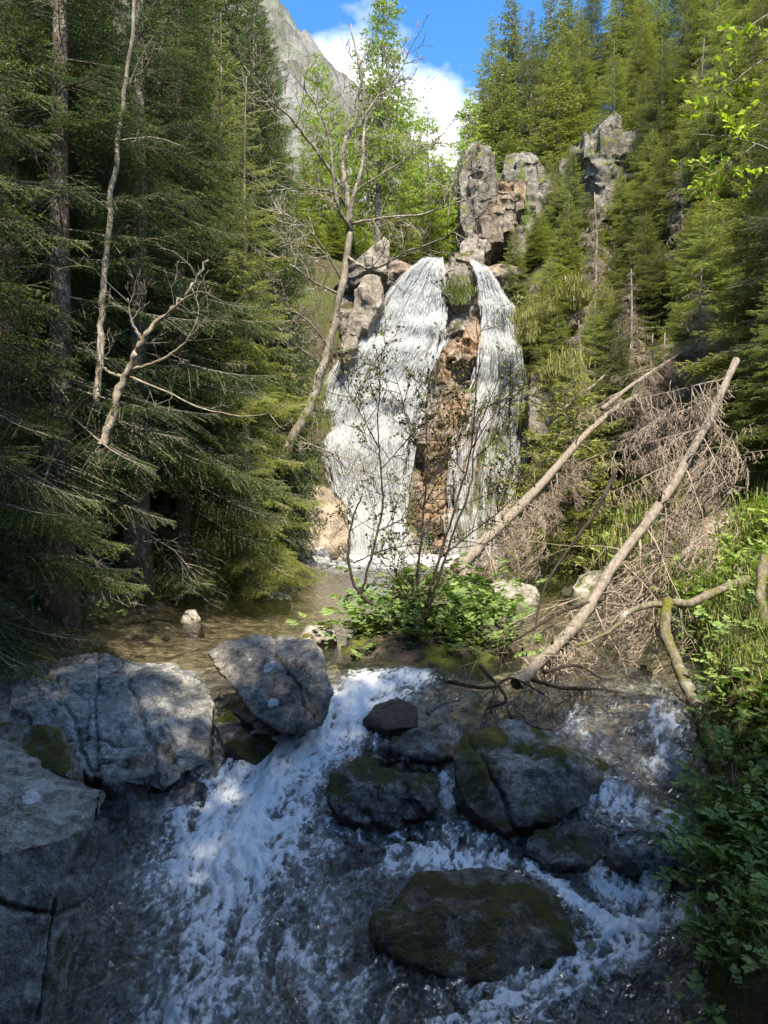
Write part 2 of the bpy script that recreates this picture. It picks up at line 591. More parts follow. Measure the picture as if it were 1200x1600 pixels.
# ground
m = M("forest_floor")
o_ = m.pos()
n1_ = m.noise(o_, 0.7, 6, 0.6)
n2_ = m.noise(o_, 9, 7, 0.7)
n3_ = m.noise(o_, 60, 3, 0.7)
c_ = m.ramp(n2_, [(0.3, (0.022, 0.017, 0.011)), (0.5, (0.065, 0.05, 0.032)), (0.7, (0.15, 0.12, 0.08))])
c_ = m.mix(m.ramp(n1_, [(0.42, 0.0), (0.6, 0.85)]), c_, m.ramp(n3_, [(0.3, (0.03, 0.045, 0.011)), (0.7, (0.12, 0.14, 0.035))]))
MAT['ground'] = m.done(m.principled(c_, 0.9, 0.15, m.bump(m.math('ADD', n2_, m.math('MULTIPLY', n3_, 0.4)), 1.0, 0.05)))
s_ = np.linspace(-1, 1, 300)
gx = np.sign(s_) * (np.abs(s_) * 9 + np.abs(s_) ** 4 * 61)
gy = np.concatenate([np.linspace(-16, 2, 40)[:-1], np.linspace(2, 30, 220)[:-1], np.linspace(30, 105, 70)])
GX, GY = np.meshgrid(gx, gy)
GZ = terrain(GX, GY)
add("ground", mesh_from("ground", np.stack([GX, GY, GZ], -1).reshape(-1, 3), grid_faces(len(gy), len(gx)), MAT['ground']), kind='structure')

# stream bed and water share one curvilinear grid
def stream_grid(nr, nc, y0=1.6, y1=26.2, over=0.45):
    y = y0 * (y1 / y0) ** np.linspace(0, 1, nr)
    u = np.linspace(0, 1, nc)
    L = xl(y) - over
    R = xr(y) + over
    X = L[:, None] * (1 - u)[None] + R[:, None] * u[None]
    return X, np.repeat(y[:, None], nc, 1)


m = M("stream_bed")
o_ = m.pos()
wv_ = m.n("ShaderNodeVectorMath", operation='MULTIPLY_ADD')
wc_ = m.n("ShaderNodeTexNoise")
m.set(wc_, 'Vector', o_)
m.set(wc_, 'Scale', 5.0)
m.set(wv_, 0, wc_.outputs['Color'])
wv_.inputs[1].default_value = (0.16, 0.16, 0.16)
m.set(wv_, 2, o_)
v1_ = m.voronoi(wv_.outputs[0], 8.0, out='Color')
v2_ = m.voronoi(wv_.outputs[0], 8.0)
n2_ = m.noise(o_, 11, 6, 0.65)
c_ = m.ramp(n2_, [(0.3, (0.05, 0.043, 0.033)), (0.5, (0.135, 0.112, 0.085)), (0.7, (0.27, 0.225, 0.17))])
vb_ = m.n("ShaderNodeRGBToBW")
m.set(vb_, 0, v1_)
c_ = m.mix(1.0, c_, m.ramp(vb_.outputs[0], [(0.1, 0.35), (0.8, 1.5)]), 'MULTIPLY')
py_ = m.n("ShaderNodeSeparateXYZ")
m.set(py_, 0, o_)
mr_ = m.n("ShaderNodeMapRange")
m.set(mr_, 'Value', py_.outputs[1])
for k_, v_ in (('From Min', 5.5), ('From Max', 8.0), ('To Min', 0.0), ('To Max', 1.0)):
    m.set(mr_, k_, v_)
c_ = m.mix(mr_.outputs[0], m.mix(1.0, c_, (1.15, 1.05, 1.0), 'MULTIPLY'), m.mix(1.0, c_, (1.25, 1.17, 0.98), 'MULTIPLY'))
MAT['bed'] = m.done(m.principled(c_, 0.6, 0.4, m.bump(m.math('SUBTRACT', n2_, v2_), 1.0, 0.06)))
BX, BY = stream_grid(260, 150)
bp = np.stack([BX, BY, 0 * BX], -1).reshape(-1, 3)
dep = np.minimum(xr(BY) - BX, BX - xl(BY))
depth = 0.05 + np.interp(BY, [3, 5.5, 7, 9, 14, 22], [0.22, 0.16, 0.14, 0.22, 0.34, 0.5]) * ss(-0.1, 0.9, dep)
BZ = water_level(BX, np.minimum(BY, 25)) - depth + 0.16 * np.maximum(0, -dep) * 4
BZ += (0.085 * fbm(bp * 2.4, 4, 21)).reshape(BX.shape) * np.where(BY > 7, 0.5, 1.0)
add("stream_bed", mesh_from("stream_bed", np.stack([BX, BY, BZ], -1).reshape(-1, 3), grid_faces(*BX.shape), MAT['bed']), kind='structure')

# water
WX, WY = stream_grid(620, 330)
wp = np.stack([WX, WY, 0 * WX], -1).reshape(-1, 3)
x_, y_ = wp[:, 0], wp[:, 1]


def poly_dist(pts, widths, strengths):
    """Soft band around a polyline laid on the water: strength falling off across the width."""
    best = np.zeros(len(wp))
    for k in range(len(pts) - 1):
        a, b = pts[k], pts[k + 1]
        ab = b - a
        t = np.clip(((wp[:, :2] - a) @ ab) / (ab @ ab + 1e-9), 0, 1)
        d = np.linalg.norm(wp[:, :2] - a - t[:, None] * ab, axis=1)
        w = widths[k] * (1 - t) + widths[k + 1] * t
        s = strengths[k] * (1 - t) + strengths[k + 1] * t
        best = np.maximum(best, s * np.exp(-(d / w) ** 2))
    return best


FOAM_GLINT = [
    ([(640, 1062, 50, .8), (585, 1075, 60, 1.1), (545, 1110, 62, 1.2), (500, 1165, 72, 1.1), (430, 1215, 90, 1.05), (375, 1275, 115, 1.2), (355, 1340, 130, 1.15), (360, 1410, 100, .82), (342, 1480, 108, .70), (318, 1600, 150, .64)]),
    ([(372, 1115, 18, .9), (395, 1150, 30, 1.1), (440, 1180, 50, 1.0)]),
    ([(455, 1190, 60, .9), (560, 1175, 40, .5)]),
    ([(300, 1280, 50, .9), (420, 1290, 70, 1.0), (490, 1270, 40, .7)]),
    ([(840, 1362, 26, .8), (905, 1415, 24, 1.1), (965, 1455, 28, 1.2), (1010, 1447, 26, 1.0), (1075, 1430, 30, 1.0)]),
    ([(930, 1330, 40, .75), (960, 1385, 55, .8), (1010, 1400, 40, .8)]),
    ([(980, 1470, 50, .8), (900, 1520, 60, .6), (820, 1560, 70, .6), (700, 1590, 70, .55)]),
    ([(1040, 1130, 40, .6), (1030, 1180, 45, .7)]),
    ([(620, 1360, 40, .6), (690, 1350, 50, .75), (780, 1355, 30, .7)]),
    ([(450, 1480, 70, .6), (520, 1540, 90, .55)]),
    ([(500, 1300, 60, .5), (475, 1400, 80, .45), (490, 1500, 100, .48), (560, 1590, 110, .45)]),  # pale veil painting sky reflection onto the mid-stream ripples
    ([(560, 1310, 40, .35), (620, 1320, 40, .4), (690, 1300, 40, .35), (760, 1320, 40, .45)]),  # second painted veil for sky-lit ripples, not only froth
    ([(900, 1180, 60, .5), (960, 1260, 60, .55), (1040, 1290, 60, .6)]),
    ([(690, 1210, 20, .7), (705, 1260, 25, .7)]),
]
foam = np.zeros(len(wp))
for line in FOAM_GLINT:
    pts = [to_water(a, b) for a, b, _, _ in line]
    ws = [w / F * p[1] for (_, _, w, _), p in zip(line, pts)]
    foam = np.maximum(foam, poly_dist(pts, ws, [s for *_, s in line]))
foam = np.maximum(foam, 0.75 * ss(13.0, 24.4, y_ + 1.3 * fbm(wp * 0.8, 3, 3)) * ss(4.6, 1.5, np.abs(x_ - 0.8)))
turb = ss(7.6, 6.2, y_) * 0.75 + 0.25 * ss(20, 24, y_)
turb = np.maximum(turb, np.minimum(1.0, foam))
warp = np.stack([fbm(wp * 1.7, 3, 31), fbm(wp * 1.7, 3, 41), 0 * x_], -1) * 0.35
fp = (wp + warp) * np.array([1.0, 0.55, 1.0])
r1 = 1 - np.abs(noise(fp * 5.5, 51)) * 2
r2 = 1 - np.abs(noise(fp * 12, 52)) * 2
r3 = noise(fp * 27, 53)
wz = water_level(x_, np.minimum(y_, 25))
wz = wz + turb * (0.060 * noise(fp * 2.2, 50) + 0.020 * r1 + 0.016 * r2 + 0.011 * r3) + (1 - turb) * (0.004 * noise(wp * np.array([3, 6, 1]), 54) + 0.0025 * r3) - 0.02 * turb
flow_s = np.zeros(len(wp))
flow_d = x_ * 1.0
best_d = np.full(len(wp), 1.6)
for line in (FOAM_GLINT[0], FOAM_GLINT[4], FOAM_GLINT[5] + FOAM_GLINT[6]):
    pts = np.array([to_water(a, b) for a, b, _, _ in line])
    acc = 0.0
    for k in range(len(pts) - 1):
        a, b = pts[k], pts[k + 1]
        ab = b - a
        L_ = np.linalg.norm(ab)
        t = np.clip(((wp[:, :2] - a) @ ab) / (L_ * L_ + 1e-9), -0.2, 1.2)
        off = wp[:, :2] - a - t[:, None] * ab
        d = np.linalg.norm(off, axis=1)
        sgn = np.sign(ab[0] * off[:, 1] - ab[1] * off[:, 0])
        cl = d < best_d
        best_d = np.where(cl, d, best_d)
        flow_s = np.where(cl, acc + t * L_, flow_s)
        flow_d = np.where(cl, sgn * d, flow_d)
        acc += L_
near_f = ss(0.9, 0.3, best_d)
fpt = np.stack([flow_s, flow_d, 0 * flow_s], -1) + warp * 0.35
st1 = 1 - 2 * np.abs(noise(fpt * np.array([3.0, 11, 1]), 61))
st2 = 1 - 2 * np.abs(noise(fpt * np.array([7.5, 26, 1]), 62))
st3 = noise(fpt * np.array([14, 50, 1]), 63)
streak = 0.5 * st1 + 0.4 * st2 + 0.3 * st3
wz += near_f * turb * (0.030 * st1 + 0.014 * st2 + 0.006 * st3)
lace = (0.55 * r1 + 0.35 * r2 + 0.28 * r3) * (1 - near_f) + (streak * 0.8 + 0.25 * r2) * near_f + 0.30 * noise(wp * np.array([34, 24, 1]), 56) + 0.2 * noise(wp * np.array([70, 50, 1]), 57)
glint_vein = ss(0.45, 0.95, r2 + 0.25 * r3) * ss(-0.2, 0.5, noise(wp * 1.6, 58)) * turb  # thin white veins stand in for glints on the ripples
foam_glint_a = foam * 0.66 + 0.62 * (lace - 0.28) * (0.32 + foam) + 0.03 * turb + 0.22 * glint_vein  # turb term paints extra brightness over the rough water
foam_glint_a = np.clip(foam_glint_a, 0, 1.4)
m = M("stream_water")
o_ = m.pos()
st_ = m.scalev(o_, (1.0, 0.6, 1.0))
wn_ = m.noise(st_, 11, 3, 0.55, 1.3)
wf_ = m.noise(st_, 48, 3, 0.6, 0.6)
fo_ = m.attr('foam')
tu_ = m.attr('turb')
hb_ = m.math('MULTIPLY', m.math('ADD', wn_, m.math('MULTIPLY', wf_, 0.22)), m.math('ADD', m.math('MULTIPLY', tu_, 0.9), 0.14))
nb_ = m.bump(hb_, 1.0, 0.11)
fr_ = m.n("ShaderNodeFresnel")
m.set(fr_, 'IOR', 1.333)
m.set(fr_, 'Normal', nb_)
gl_ = m.n("ShaderNodeBsdfGlossy")
m.set(gl_, 'Roughness', 0.04)
m.set(gl_, 'Color', (1, 1, 1))
m.set(gl_, 'Normal', nb_)
tr_ = m.n("ShaderNodeBsdfTransparent")
m.set(tr_, 'Color', (0.88, 0.90, 0.86))
clear_ = m.mixs(m.math('ADD', fr_.outputs[0], 0.02), tr_.outputs[0], gl_.outputs[0])
nf_ = m.bump(m.math('ADD', wn_, m.math('MULTIPLY', wf_, 0.7)), 0.6, 0.02)
df_ = m.principled((0.80, 0.82, 0.84), 0.4, 0.5, nf_)
bub_ = m.math('ADD', fo_, m.math('MULTIPLY', m.math('SUBTRACT', m.math('ADD', m.math('MULTIPLY', wn_, 0.5), m.math('MULTIPLY', wf_, 0.5)), 0.5), 1.5))
fm_ = m.ramp(bub_, [(0.28, 0.0), (0.50, 0.22), (0.70, 0.75), (0.95, 0.95)])
ln_ = m.noise(m.scalev(o_, (1.0, 0.45, 1.0)), 13, 4, 0.6, 1.4)
ln2_ = m.noise(m.scalev(o_, (1.0, 0.6, 1.0)), 31, 3, 0.6, 1.0)
li_ = m.ramp(m.math('ABSOLUTE', m.math('SUBTRACT', ln_, 0.5)), [(0.0, 1.0), (0.03, 0.0)])
li2_ = m.ramp(m.math('ABSOLUTE', m.math('SUBTRACT', ln2_, 0.5)), [(0.0, 1.0), (0.045, 0.0)])
lm_ = m.ramp(m.noise(o_, 2.6, 4, 0.65), [(0.36, 0.0), (0.62, 1.0)])
lx_ = m.math('MULTIPLY', m.math('MULTIPLY', m.math('MAXIMUM', li_, m.math('MULTIPLY', li2_, 0.3)), lm_), m.math('MULTIPLY', tu_, 0.40))  # fine white lines paint sparkle onto the rough water
fm_ = m.math('MAXIMUM', fm_, lx_)
MAT['water'] = m.done(m.mixs(fm_, clear_, df_))
add("stream_water", mesh_from("stream_water", np.stack([x_, y_, wz], -1), grid_faces(*WX.shape), MAT['water'], None, {'foam': foam_glint_a, 'turb': turb}), kind='structure')

# ------------------------------------------------------------------ rocks
def remesh(v, f, voxel):
    me = bpy.data.meshes.new("tmp")
    me.from_pydata([tuple(p) for p in v], [], [tuple(q) for q in f])
    ob = bpy.data.objects.new("tmp", me)
    COL.objects.link(ob)
    md = ob.modifiers.new("r", 'REMESH')
    md.mode = 'VOXEL'
    md.voxel_size = voxel
    dg = bpy.context.evaluated_depsgraph_get()
    dg.update()
    ev = ob.evaluated_get(dg).to_mesh()
    co = np.zeros(len(ev.vertices) * 3)
    ev.vertices.foreach_get('co', co)
    ed = np.zeros(len(ev.edges) * 2, np.int64)
    ev.edges.foreach_get('vertices', ed)
    lt = np.zeros(len(ev.polygons), np.int64)
    ev.polygons.foreach_get('loop_total', lt)
    lv = np.zeros(len(ev.loops), np.int64)
    ev.loops.foreach_get('vertex_index', lv)
    assert (lt == 4).all()
    ob.evaluated_get(dg).to_mesh_clear()
    bpy.data.objects.remove(ob)
    bpy.data.meshes.remove(me)
    return co.reshape(-1, 3), lv.reshape(-1, 4), ed.reshape(-1, 2)


import bmesh


def hull(pts):
    bm = bmesh.new()
    for p in pts:
        bm.verts.new(tuple(p))
    bmesh.ops.convex_hull(bm, input=bm.verts, use_existing_faces=False)
    bmesh.ops.delete(bm, geom=[v for v in bm.verts if not v.link_faces], context='VERTS')
    bmesh.ops.triangulate(bm, faces=bm.faces)
    bm.verts.ensure_lookup_table()
    bm.verts.index_update()
    v = np.array([tuple(q.co) for q in bm.verts])
    f = np.array([[q.index for q in fc.verts] for fc in bm.faces])
    bm.free()
    return v, f


def laplace(v, ed, n, k=0.5):
    cnt = np.bincount(ed.ravel(), minlength=len(v))[:, None]
    for _ in range(n):
        acc = np.zeros_like(v)
        np.add.at(acc, ed[:, 0], v[ed[:, 1]])
        np.add.at(acc, ed[:, 1], v[ed[:, 0]])
        v = v * (1 - k) + k * acc / np.maximum(cnt, 1)
    return v


def normals(v, q):
    n = np.cross(v[q[:, 2]] - v[q[:, 0]], v[q[:, 3]] - v[q[:, 1]])
    N = np.zeros_like(v)
    for k in range(4):
        np.add.at(N, q[:, k], n)
    return N / (np.linalg.norm(N, axis=1)[:, None] + 1e-12)


def rock_mesh(name, hulls, mat, voxel, rough=0.05, freq=2.2, smooth=3, seed=0, cracks=(), strata=0.0, strata_dir=(0.2, 0.1, 1), strata_freq=9, steps=(), spots=None):
    V, Fc, n = [], [], 0
    for h in hulls:
        v, f = hull(h)
        V.append(v)
        Fc.append(f + n)
        n += len(v)
    v, q, ed = remesh(np.concatenate(V), np.concatenate(Fc), voxel)
    v = laplace(v, ed, smooth)
    N = normals(v, q)
    d = rough * fbm(v * freq, 6, seed, 0.52)
    rid = 1 - 2 * np.abs(noise(v * freq * 1.3, seed + 9))
    d -= 0.35 * rough * np.maximum(rid - 0.55, 0) * 2
    if strata:
        sd = np.array(strata_dir, float)
        sd /= np.linalg.norm(sd)
        s = (v @ sd) * strata_freq + 1.2 * fbm(v * freq * 0.8, 3, seed + 5)
        saw = s - np.floor(s)
        d += strata * (ss(0, 0.75, saw) - ss(0.8, 1.0, saw))
    for (a1, a2, f1, f2, amp) in steps:
        a1 = np.array(a1, float) / np.linalg.norm(a1)
        a2 = np.array(a2, float) / np.linalg.norm(a2)
        w1 = fbm(v * 1.4, 4, seed + 11)
        w2 = fbm(v * 1.4, 4, seed + 14)
        c1 = np.floor((v @ a1) * f1 + 0.35 * w1 + 50)
        c2 = np.floor((v @ a2) * f2 + 0.35 * w2 + 0.37 * c1 + 50)
        hs = np.sin(c1 * 127.1 + c2 * 311.7 + seed) * 43758.5453
        d -= amp * (hs - np.floor(hs))
    for (p0, nrm, w, dp) in cracks:
        nrm = np.array(nrm, float)
        nrm /= np.linalg.norm(nrm)
        dist = (v - np.array(p0)) @ nrm + 0.06 * fbm(v * 2.1, 4, seed + 3) + 0.012 * noise(v * 15, seed + 4)
        d -= dp * np.exp(-(dist / w) ** 2)
    v = v + N * d[:, None]
    return mesh_from(name, v, q, mat)


def pix_hull(front, back_dy=0.4, drop=0.5, grow=1.0):
    """Points (px, py, Y) seen in the photograph plus the buried body behind and below them."""
    pts = [P(*p) for p in front]
    c = np.mean(pts, axis=0)
    out = list(pts)
    for p in pts:
        b = p + np.array([0, back_dy, 0])
        b[2] = min(b[2], c[2]) - drop
        out.append(b)
    return out


def lichen_spots(mat, pts):
    """White crustose lichen blotches at given places of the rock."""
    m = M.__new__(M)
    m.m, m.t = mat, mat.node_tree
    bs = next(n for n in m.t.nodes if n.type == 'BSDF_PRINCIPLED')
    col = bs.inputs['Base Color'].links[0].from_socket
    o = m.pos()
    for c, r in pts:
        wob = m.n("ShaderNodeTexNoise")
        m.set(wob, 'Vector', o)
        m.set(wob, 'Scale', 0.55 / r)
        m.set(wob, 'Detail', 5.0)
        m.set(wob, 'Roughness', 0.65)
        off = m.n("ShaderNodeVectorMath", operation='MULTIPLY_ADD')
        m.set(off, 0, wob.outputs['Color'])
        off.inputs[1].default_value = (r * 2.6,) * 3
        m.set(off, 2, o)
        d = m.n("ShaderNodeVectorMath", operation='DISTANCE')
        m.set(d, 0, off.outputs[0])
        d.inputs[1].default_value = tuple(float(x) + r * 1.3 for x in c)
        col = m.mix(m.ramp(m.math('DIVIDE', d.outputs['Value'], r), [(0.90, 1.0), (1.0, 0.0)]), col, m.ramp(m.noise(o, 60, 4), [(0.35, (0.42, 0.44, 0.43)), (0.6, (0.66, 0.68, 0.68))]))
    m.set(bs, 'Base Color', col)


def rock(name, label, hulls, mat, voxel, group=None, spots=(), **kw):
    o = add(name, rock_mesh(name, hulls, mat, voxel, **kw), label=label, category='rock')
    if spots:
        bpy.context.view_layer.update()
        pts = []
        for px, py, rp in spots:
            d = Vector(P(px, py, 1.0)).normalized()
            hit, loc, nrm, _ = o.ray_cast(Vector((0, 0, 0)), d)
            if hit:
                pts.append((loc, rp / F * loc.y))
        lichen_spots(mat, pts)
    if group:
        o['group'] = group
    return o


WHITE = (0.62, 0.63, 0.62)
m_slab = rock_mat("slab_rock", *[tuple(c * 1.45 for c in g) for g in GREY], moss=0.22, lichen=0.55, wet_z=-2.05, wet_gain=0.22, moss_up=0.1)
m_near = rock_mat("near_boulder_rock", (0.095, 0.087, 0.074), (0.25, 0.238, 0.21), (0.43, 0.42, 0.39), moss=0.30, lichen=0.6, wet_z=-2.6, wet_gain=0.3, moss_up=0.0,
                  spots=())
m_mid = rock_mat("leaning_boulder_rock", (0.06, 0.055, 0.049), (0.19, 0.173, 0.154), (0.37, 0.35, 0.32), moss=0.12, lichen=0.4, wet_z=-1.78, wet_gain=0.2,
                 spots=())
m_mossy = rock_mat("mossy_rock", (0.042, 0.036, 0.028), (0.175, 0.15, 0.122), (0.40, 0.365, 0.32), moss=0.52, lichen=0.25, wet_z=-2.05, wet_gain=0.35, moss_hi=(0.19, 0.15, 0.018))
m_wet = rock_mat("wet_dark_rock", (0.018, 0.017, 0.015), (0.085, 0.078, 0.07), (0.30, 0.29, 0.28), moss=0.52, lichen=0.0, gloss=0.15, moss_lo=(0.014, 0.024, 0.005), moss_hi=(0.06, 0.075, 0.012))
m_sub = rock_mat("submerged_mossy_rock", (0.022, 0.017, 0.011), (0.09, 0.072, 0.05), (0.28, 0.245, 0.20), moss=0.58, lichen=0.06, gloss=0.1, moss_lo=(0.012, 0.018, 0.004), moss_hi=(0.115, 0.105, 0.014))
m_tan = rock_mat("tan_lip_rock", (0.06, 0.048, 0.037), (0.165, 0.136, 0.108), (0.28, 0.24, 0.20), moss=0.25, lichen=0.2, sc_=0.5)
m_pale = rock_mat("pale_rock", (0.08, 0.07, 0.056), (0.22, 0.195, 0.16), (0.36, 0.325, 0.275), moss=0.15, lichen=0.3)  # pale tan base colour for stones around the pool
m_brown = rock_mat("brown_bank_rock", (0.09, 0.065, 0.045), (0.25, 0.19, 0.135), (0.40, 0.325, 0.25), moss=0.3, lichen=0.25)
m_pink = rock_mat("pinkish_streambed_rock", (0.10, 0.065, 0.048), (0.24, 0.165, 0.125), (0.38, 0.29, 0.23), moss=0.1, lichen=0.1, wet_z=-1.3, wet_gain=0.3)

# broad cracked slab at the left
slab_front = [(-60, 1035, 7.2), (0, 1032, 7.3), (60, 1026, 7.3), (150, 1016, 7.15), (240, 1030, 7.05), (318, 1040, 6.9), (335, 1075, 6.4), (332, 1130, 6.05), (345, 1180, 5.8), (285, 1205, 5.45), (255, 1222, 5.35),
              (160, 1222, 5.4), (115, 1180, 5.6), (0, 1120, 5.9), (-80, 1110, 6.0), (110, 1085, 6.2), (200, 1065, 6.4), (260, 1080, 6.2)]
ck = lambda px, py, Y, n, w, d: (P(px, py, Y), n, w, d)
slab_cracks = [ck(150, 1090, 6.2, (0.9, 0.28, 0.1), 0.011, 0.035), ck(215, 1100, 6.1, (0.86, 0.36, 0.2), 0.011, 0.035), ck(110, 1120, 5.9, (0.82, 0.48, 0.2), 0.011, 0.035),
               ck(270, 1070, 6.4, (0.9, -0.4, 0.2), 0.011, 0.035), ck(300, 1055, 6.7, (0.3, 0.9, 0.2), 0.011, 0.035), ck(230, 1165, 5.7, (0.1, 0.75, 0.6), 0.011, 0.035), ck(160, 1190, 5.5, (-0.3, 0.8, 0.4), 0.011, 0.035),
               ck(250, 1120, 6.0, (0.5, -0.8, 0.3), 0.011, 0.035)]
rock("slab_boulder", "broad grey slab with long cracks sloping into the left side of the stream", [pix_hull(slab_front, 0.3, 0.7)], m_slab, 0.014, rough=0.05, freq=2.1, smooth=2, seed=3, cracks=slab_cracks, steps=[((0.80, 0.42, 0.42), (0.4, -0.8, 0.45), 2.3, 0.9, 0.075), ((0.80, 0.5, 0.33), (0.45, -0.85, 0.3), 6.0, 2.1, 0.022)])
rock("slab_boulder", "low dark slab with a mossy edge between the cracked slab and the near boulder", [pix_hull([(-80, 1120, 5.5), (10, 1130, 5.4), (80, 1140, 5.3), (105, 1185, 5.1), (95, 1230, 4.95), (20, 1220, 4.9), (-80, 1200, 4.9)], 0.5, 0.6)],
     m_mossy, 0.024, rough=0.05, freq=2.2, smooth=4, seed=8, strata=0.03, strata_dir=(0.3, 0.5, 0.8), strata_freq=6)
# near boulder, bottom left
near_front = [(-160, 1105, 4.5), (0, 1150, 4.38), (60, 1178, 4.22), (120, 1210, 4.1), (174, 1228, 3.98), (166, 1285, 3.74), (112, 1302, 3.55), (0, 1335, 3.38), (-160, 1360, 3.25),
              (135, 1420, 3.64), (118, 1500, 3.55), (92, 1640, 3.38), (60, 1640, 3.25), (-160, 1640, 3.0)]
rock("boulder", "big lichen-spotted grey boulder with one white blotch filling the bottom left corner", [[P(*p) for p in near_front] + [P(130, 1290, 4.3), P(70, 1500, 4.1), P(-100, 1400, 4.6), P(-160, 1640, 3.6), P(50, 1640, 3.9)]], m_near, 0.014, rough=0.028, freq=2.8, smooth=1, seed=13, spots=[(48, 1247, 17)], steps=[((0.9, 0.3, -0.3), (0.2, -0.4, 0.9), 2.2, 1.3, 0.03), ((0.85, 0.3, -0.4), (0.3, -0.3, 0.9), 7, 4, 0.012)],
     cracks=[ck(130, 1350, 3.75, (0.93, 0.2, -0.28), 0.011, 0.035), ck(30, 1180, 4.2, (0.5, -0.5, 0.6), 0.011, 0.035), ck(40, 1420, 3.3, (0.3, 0.2, 0.9), 0.011, 0.035)])
# leaning boulder at the lip
mid_front = [(320, 1018, 6.35), (352, 998, 6.5), (400, 990, 6.55), (455, 990, 6.5), (496, 1000, 6.35), (506, 1012, 6.25), (524, 1083, 5.95), (500, 1135, 5.75), (445, 1150, 5.62), (440, 1140, 5.6), (395, 1118, 5.75), (362, 1068, 6.0), (335, 1040, 6.2), (480, 1030, 6.02), (470, 1095, 5.72)]
rock("boulder", "angular dark boulder with two white spots leaning at the lip of the pool", [[P(*p) for p in mid_front] + [P(380, 1060, 6.9), P(480, 1070, 6.9), P(430, 1150, 6.4), P(500, 1120, 6.5)]], m_mid, 0.014, rough=0.03, freq=3.0, smooth=1, seed=17, spots=[(421, 1043, 10), (427, 1097, 9), (390, 1030, 3)], steps=[((0.7, -0.3, 0.6), (-0.6, -0.3, 0.7), 4.5, 3.5, 0.016)],
     cracks=[ck(430, 1000, 6.4, (0.9, 0.2, 0.4), 0.011, 0.035)])
# mossy boulder right of centre
moss_front = [(705, 1180, 5.35), (718, 1150, 5.55), (760, 1133, 5.75), (812, 1124, 5.85), (862, 1130, 5.85), (905, 1150, 5.65), (955, 1185, 5.5), (985, 1220, 5.35), (972, 1255, 5.2), (905, 1265, 5.08), (830, 1290, 4.95), (790, 1305, 4.9), (740, 1270, 5.0), (715, 1235, 5.15), (790, 1200, 5.15), (870, 1200, 5.2)]
rock("boulder", "large rounded boulder with yellow moss standing right of the middle of the stream", [pix_hull(moss_front, 0.2, 0.45)], m_mossy, 0.013, rough=0.05, freq=2.6, smooth=3, seed=23, steps=[((0.75, 0.2, -0.4), (0.3, -0.5, 0.7), 3, 2.5, 0.022)], cracks=[ck(765, 1200, 5.2, (0.88, 0.2, 0.35), 0.011, 0.035)])
rock("boulder", "dark wet low boulder in the middle with streaky grey faces and moss", [pix_hull([(495, 1235, 5.2), (515, 1200, 5.4), (560, 1175, 5.6), (640, 1172, 5.7), (690, 1195, 5.5), (695, 1230, 5.3), (690, 1262, 5.1), (640, 1285, 5.0), (560, 1288, 4.98), (520, 1270, 5.03), (590, 1220, 5.1)], 0.15, 0.4)],
     m_wet, 0.013, rough=0.05, freq=3.0, smooth=2, seed=29, steps=[((0.7, -0.3, 0.6), (-0.6, -0.5, 0.5), 5, 2.2, 0.06), ((0.7, -0.3, 0.6), (-0.6, -0.5, 0.5), 13, 5, 0.018)])
rock("boulder", "flat wedge of rock with a moss tip tucked behind the dark wet boulder", [pix_hull([(590, 1168, 5.85), (612, 1148, 6.0), (665, 1132, 6.1), (715, 1132, 6.1), (737, 1150, 5.95), (720, 1172, 5.75), (640, 1180, 5.7)], 0.1, 0.4)], m_mossy, 0.016, rough=0.04, freq=3, smooth=3, seed=31, strata=0.02, strata_dir=(0.1, 0.3, 1), strata_freq=14)
rock("boulder", "wide low mossy boulder awash near the bottom right of the stream", [pix_hull([(580, 1440, 4.15), (600, 1410, 4.3), (650, 1365, 4.5), (710, 1350, 4.65), (790, 1355, 4.65), (860, 1385, 4.5), (905, 1440, 4.25), (908, 1485, 4.05), (860, 1510, 3.95), (780, 1530, 3.88), (690, 1525, 3.88), (625, 1495, 3.95), (700, 1420, 4.1), (800, 1430, 4.1)], 0.1, 0.5)],
     m_sub, 0.013, rough=0.05, freq=2.6, smooth=5, seed=37)
rock("boulder", "small dark dripping rock below the yellow-mossed boulder", [pix_hull([(808, 1325, 4.8), (835, 1295, 4.95), (900, 1280, 5.0), (945, 1290, 4.95), (955, 1330, 4.8), (920, 1350, 4.68), (850, 1350, 4.68)], 0.2, 0.4)], m_wet, 0.016, rough=0.05, freq=3, smooth=4, seed=41)
rock("boulder", "rounded black rock behind the right-hand spill of white water", [pix_hull([(945, 1300, 4.85), (985, 1290, 4.9), (1060, 1300, 4.9), (1075, 1350, 4.75), (1010, 1370, 4.66), (960, 1350, 4.7)], 0.2, 0.4)], m_wet, 0.018, rough=0.05, freq=3, smooth=5, seed=43)
rock("boulder", "pinkish rock breaking the white chute beside the leaning boulder", [pix_hull([(566, 1125, 6.15), (585, 1100, 6.3), (620, 1088, 6.4), (655, 1100, 6.3), (650, 1135, 6.05), (600, 1140, 6.0)], 0.1, 0.3)], m_pink, 0.016, rough=0.03, freq=3, smooth=5, seed=47)
rock("boulder", "dark rock under the thin fall left of the leaning boulder", [pix_hull([(330, 1120, 6.15), (360, 1105, 6.3), (400, 1130, 6.1), (440, 1165, 5.85), (400, 1190, 5.7), (350, 1170, 5.8)], 0.2, 0.4)], m_wet, 0.018, rough=0.04, freq=3, smooth=4, seed=48)
rock("boulder", "flat slab edge dripping under the cracked slab", [pix_hull([(195, 1236, 5.45), (250, 1230, 5.45), (320, 1220, 5.5), (325, 1255, 5.3), (250, 1285, 5.15), (200, 1275, 5.2)], 0.2, 0.4)], m_wet, 0.016, rough=0.06, freq=3, smooth=2, seed=49, steps=[((0.3, 0.2, 0.9), (0.9, -0.3, 0.2), 9, 3, 0.05)])
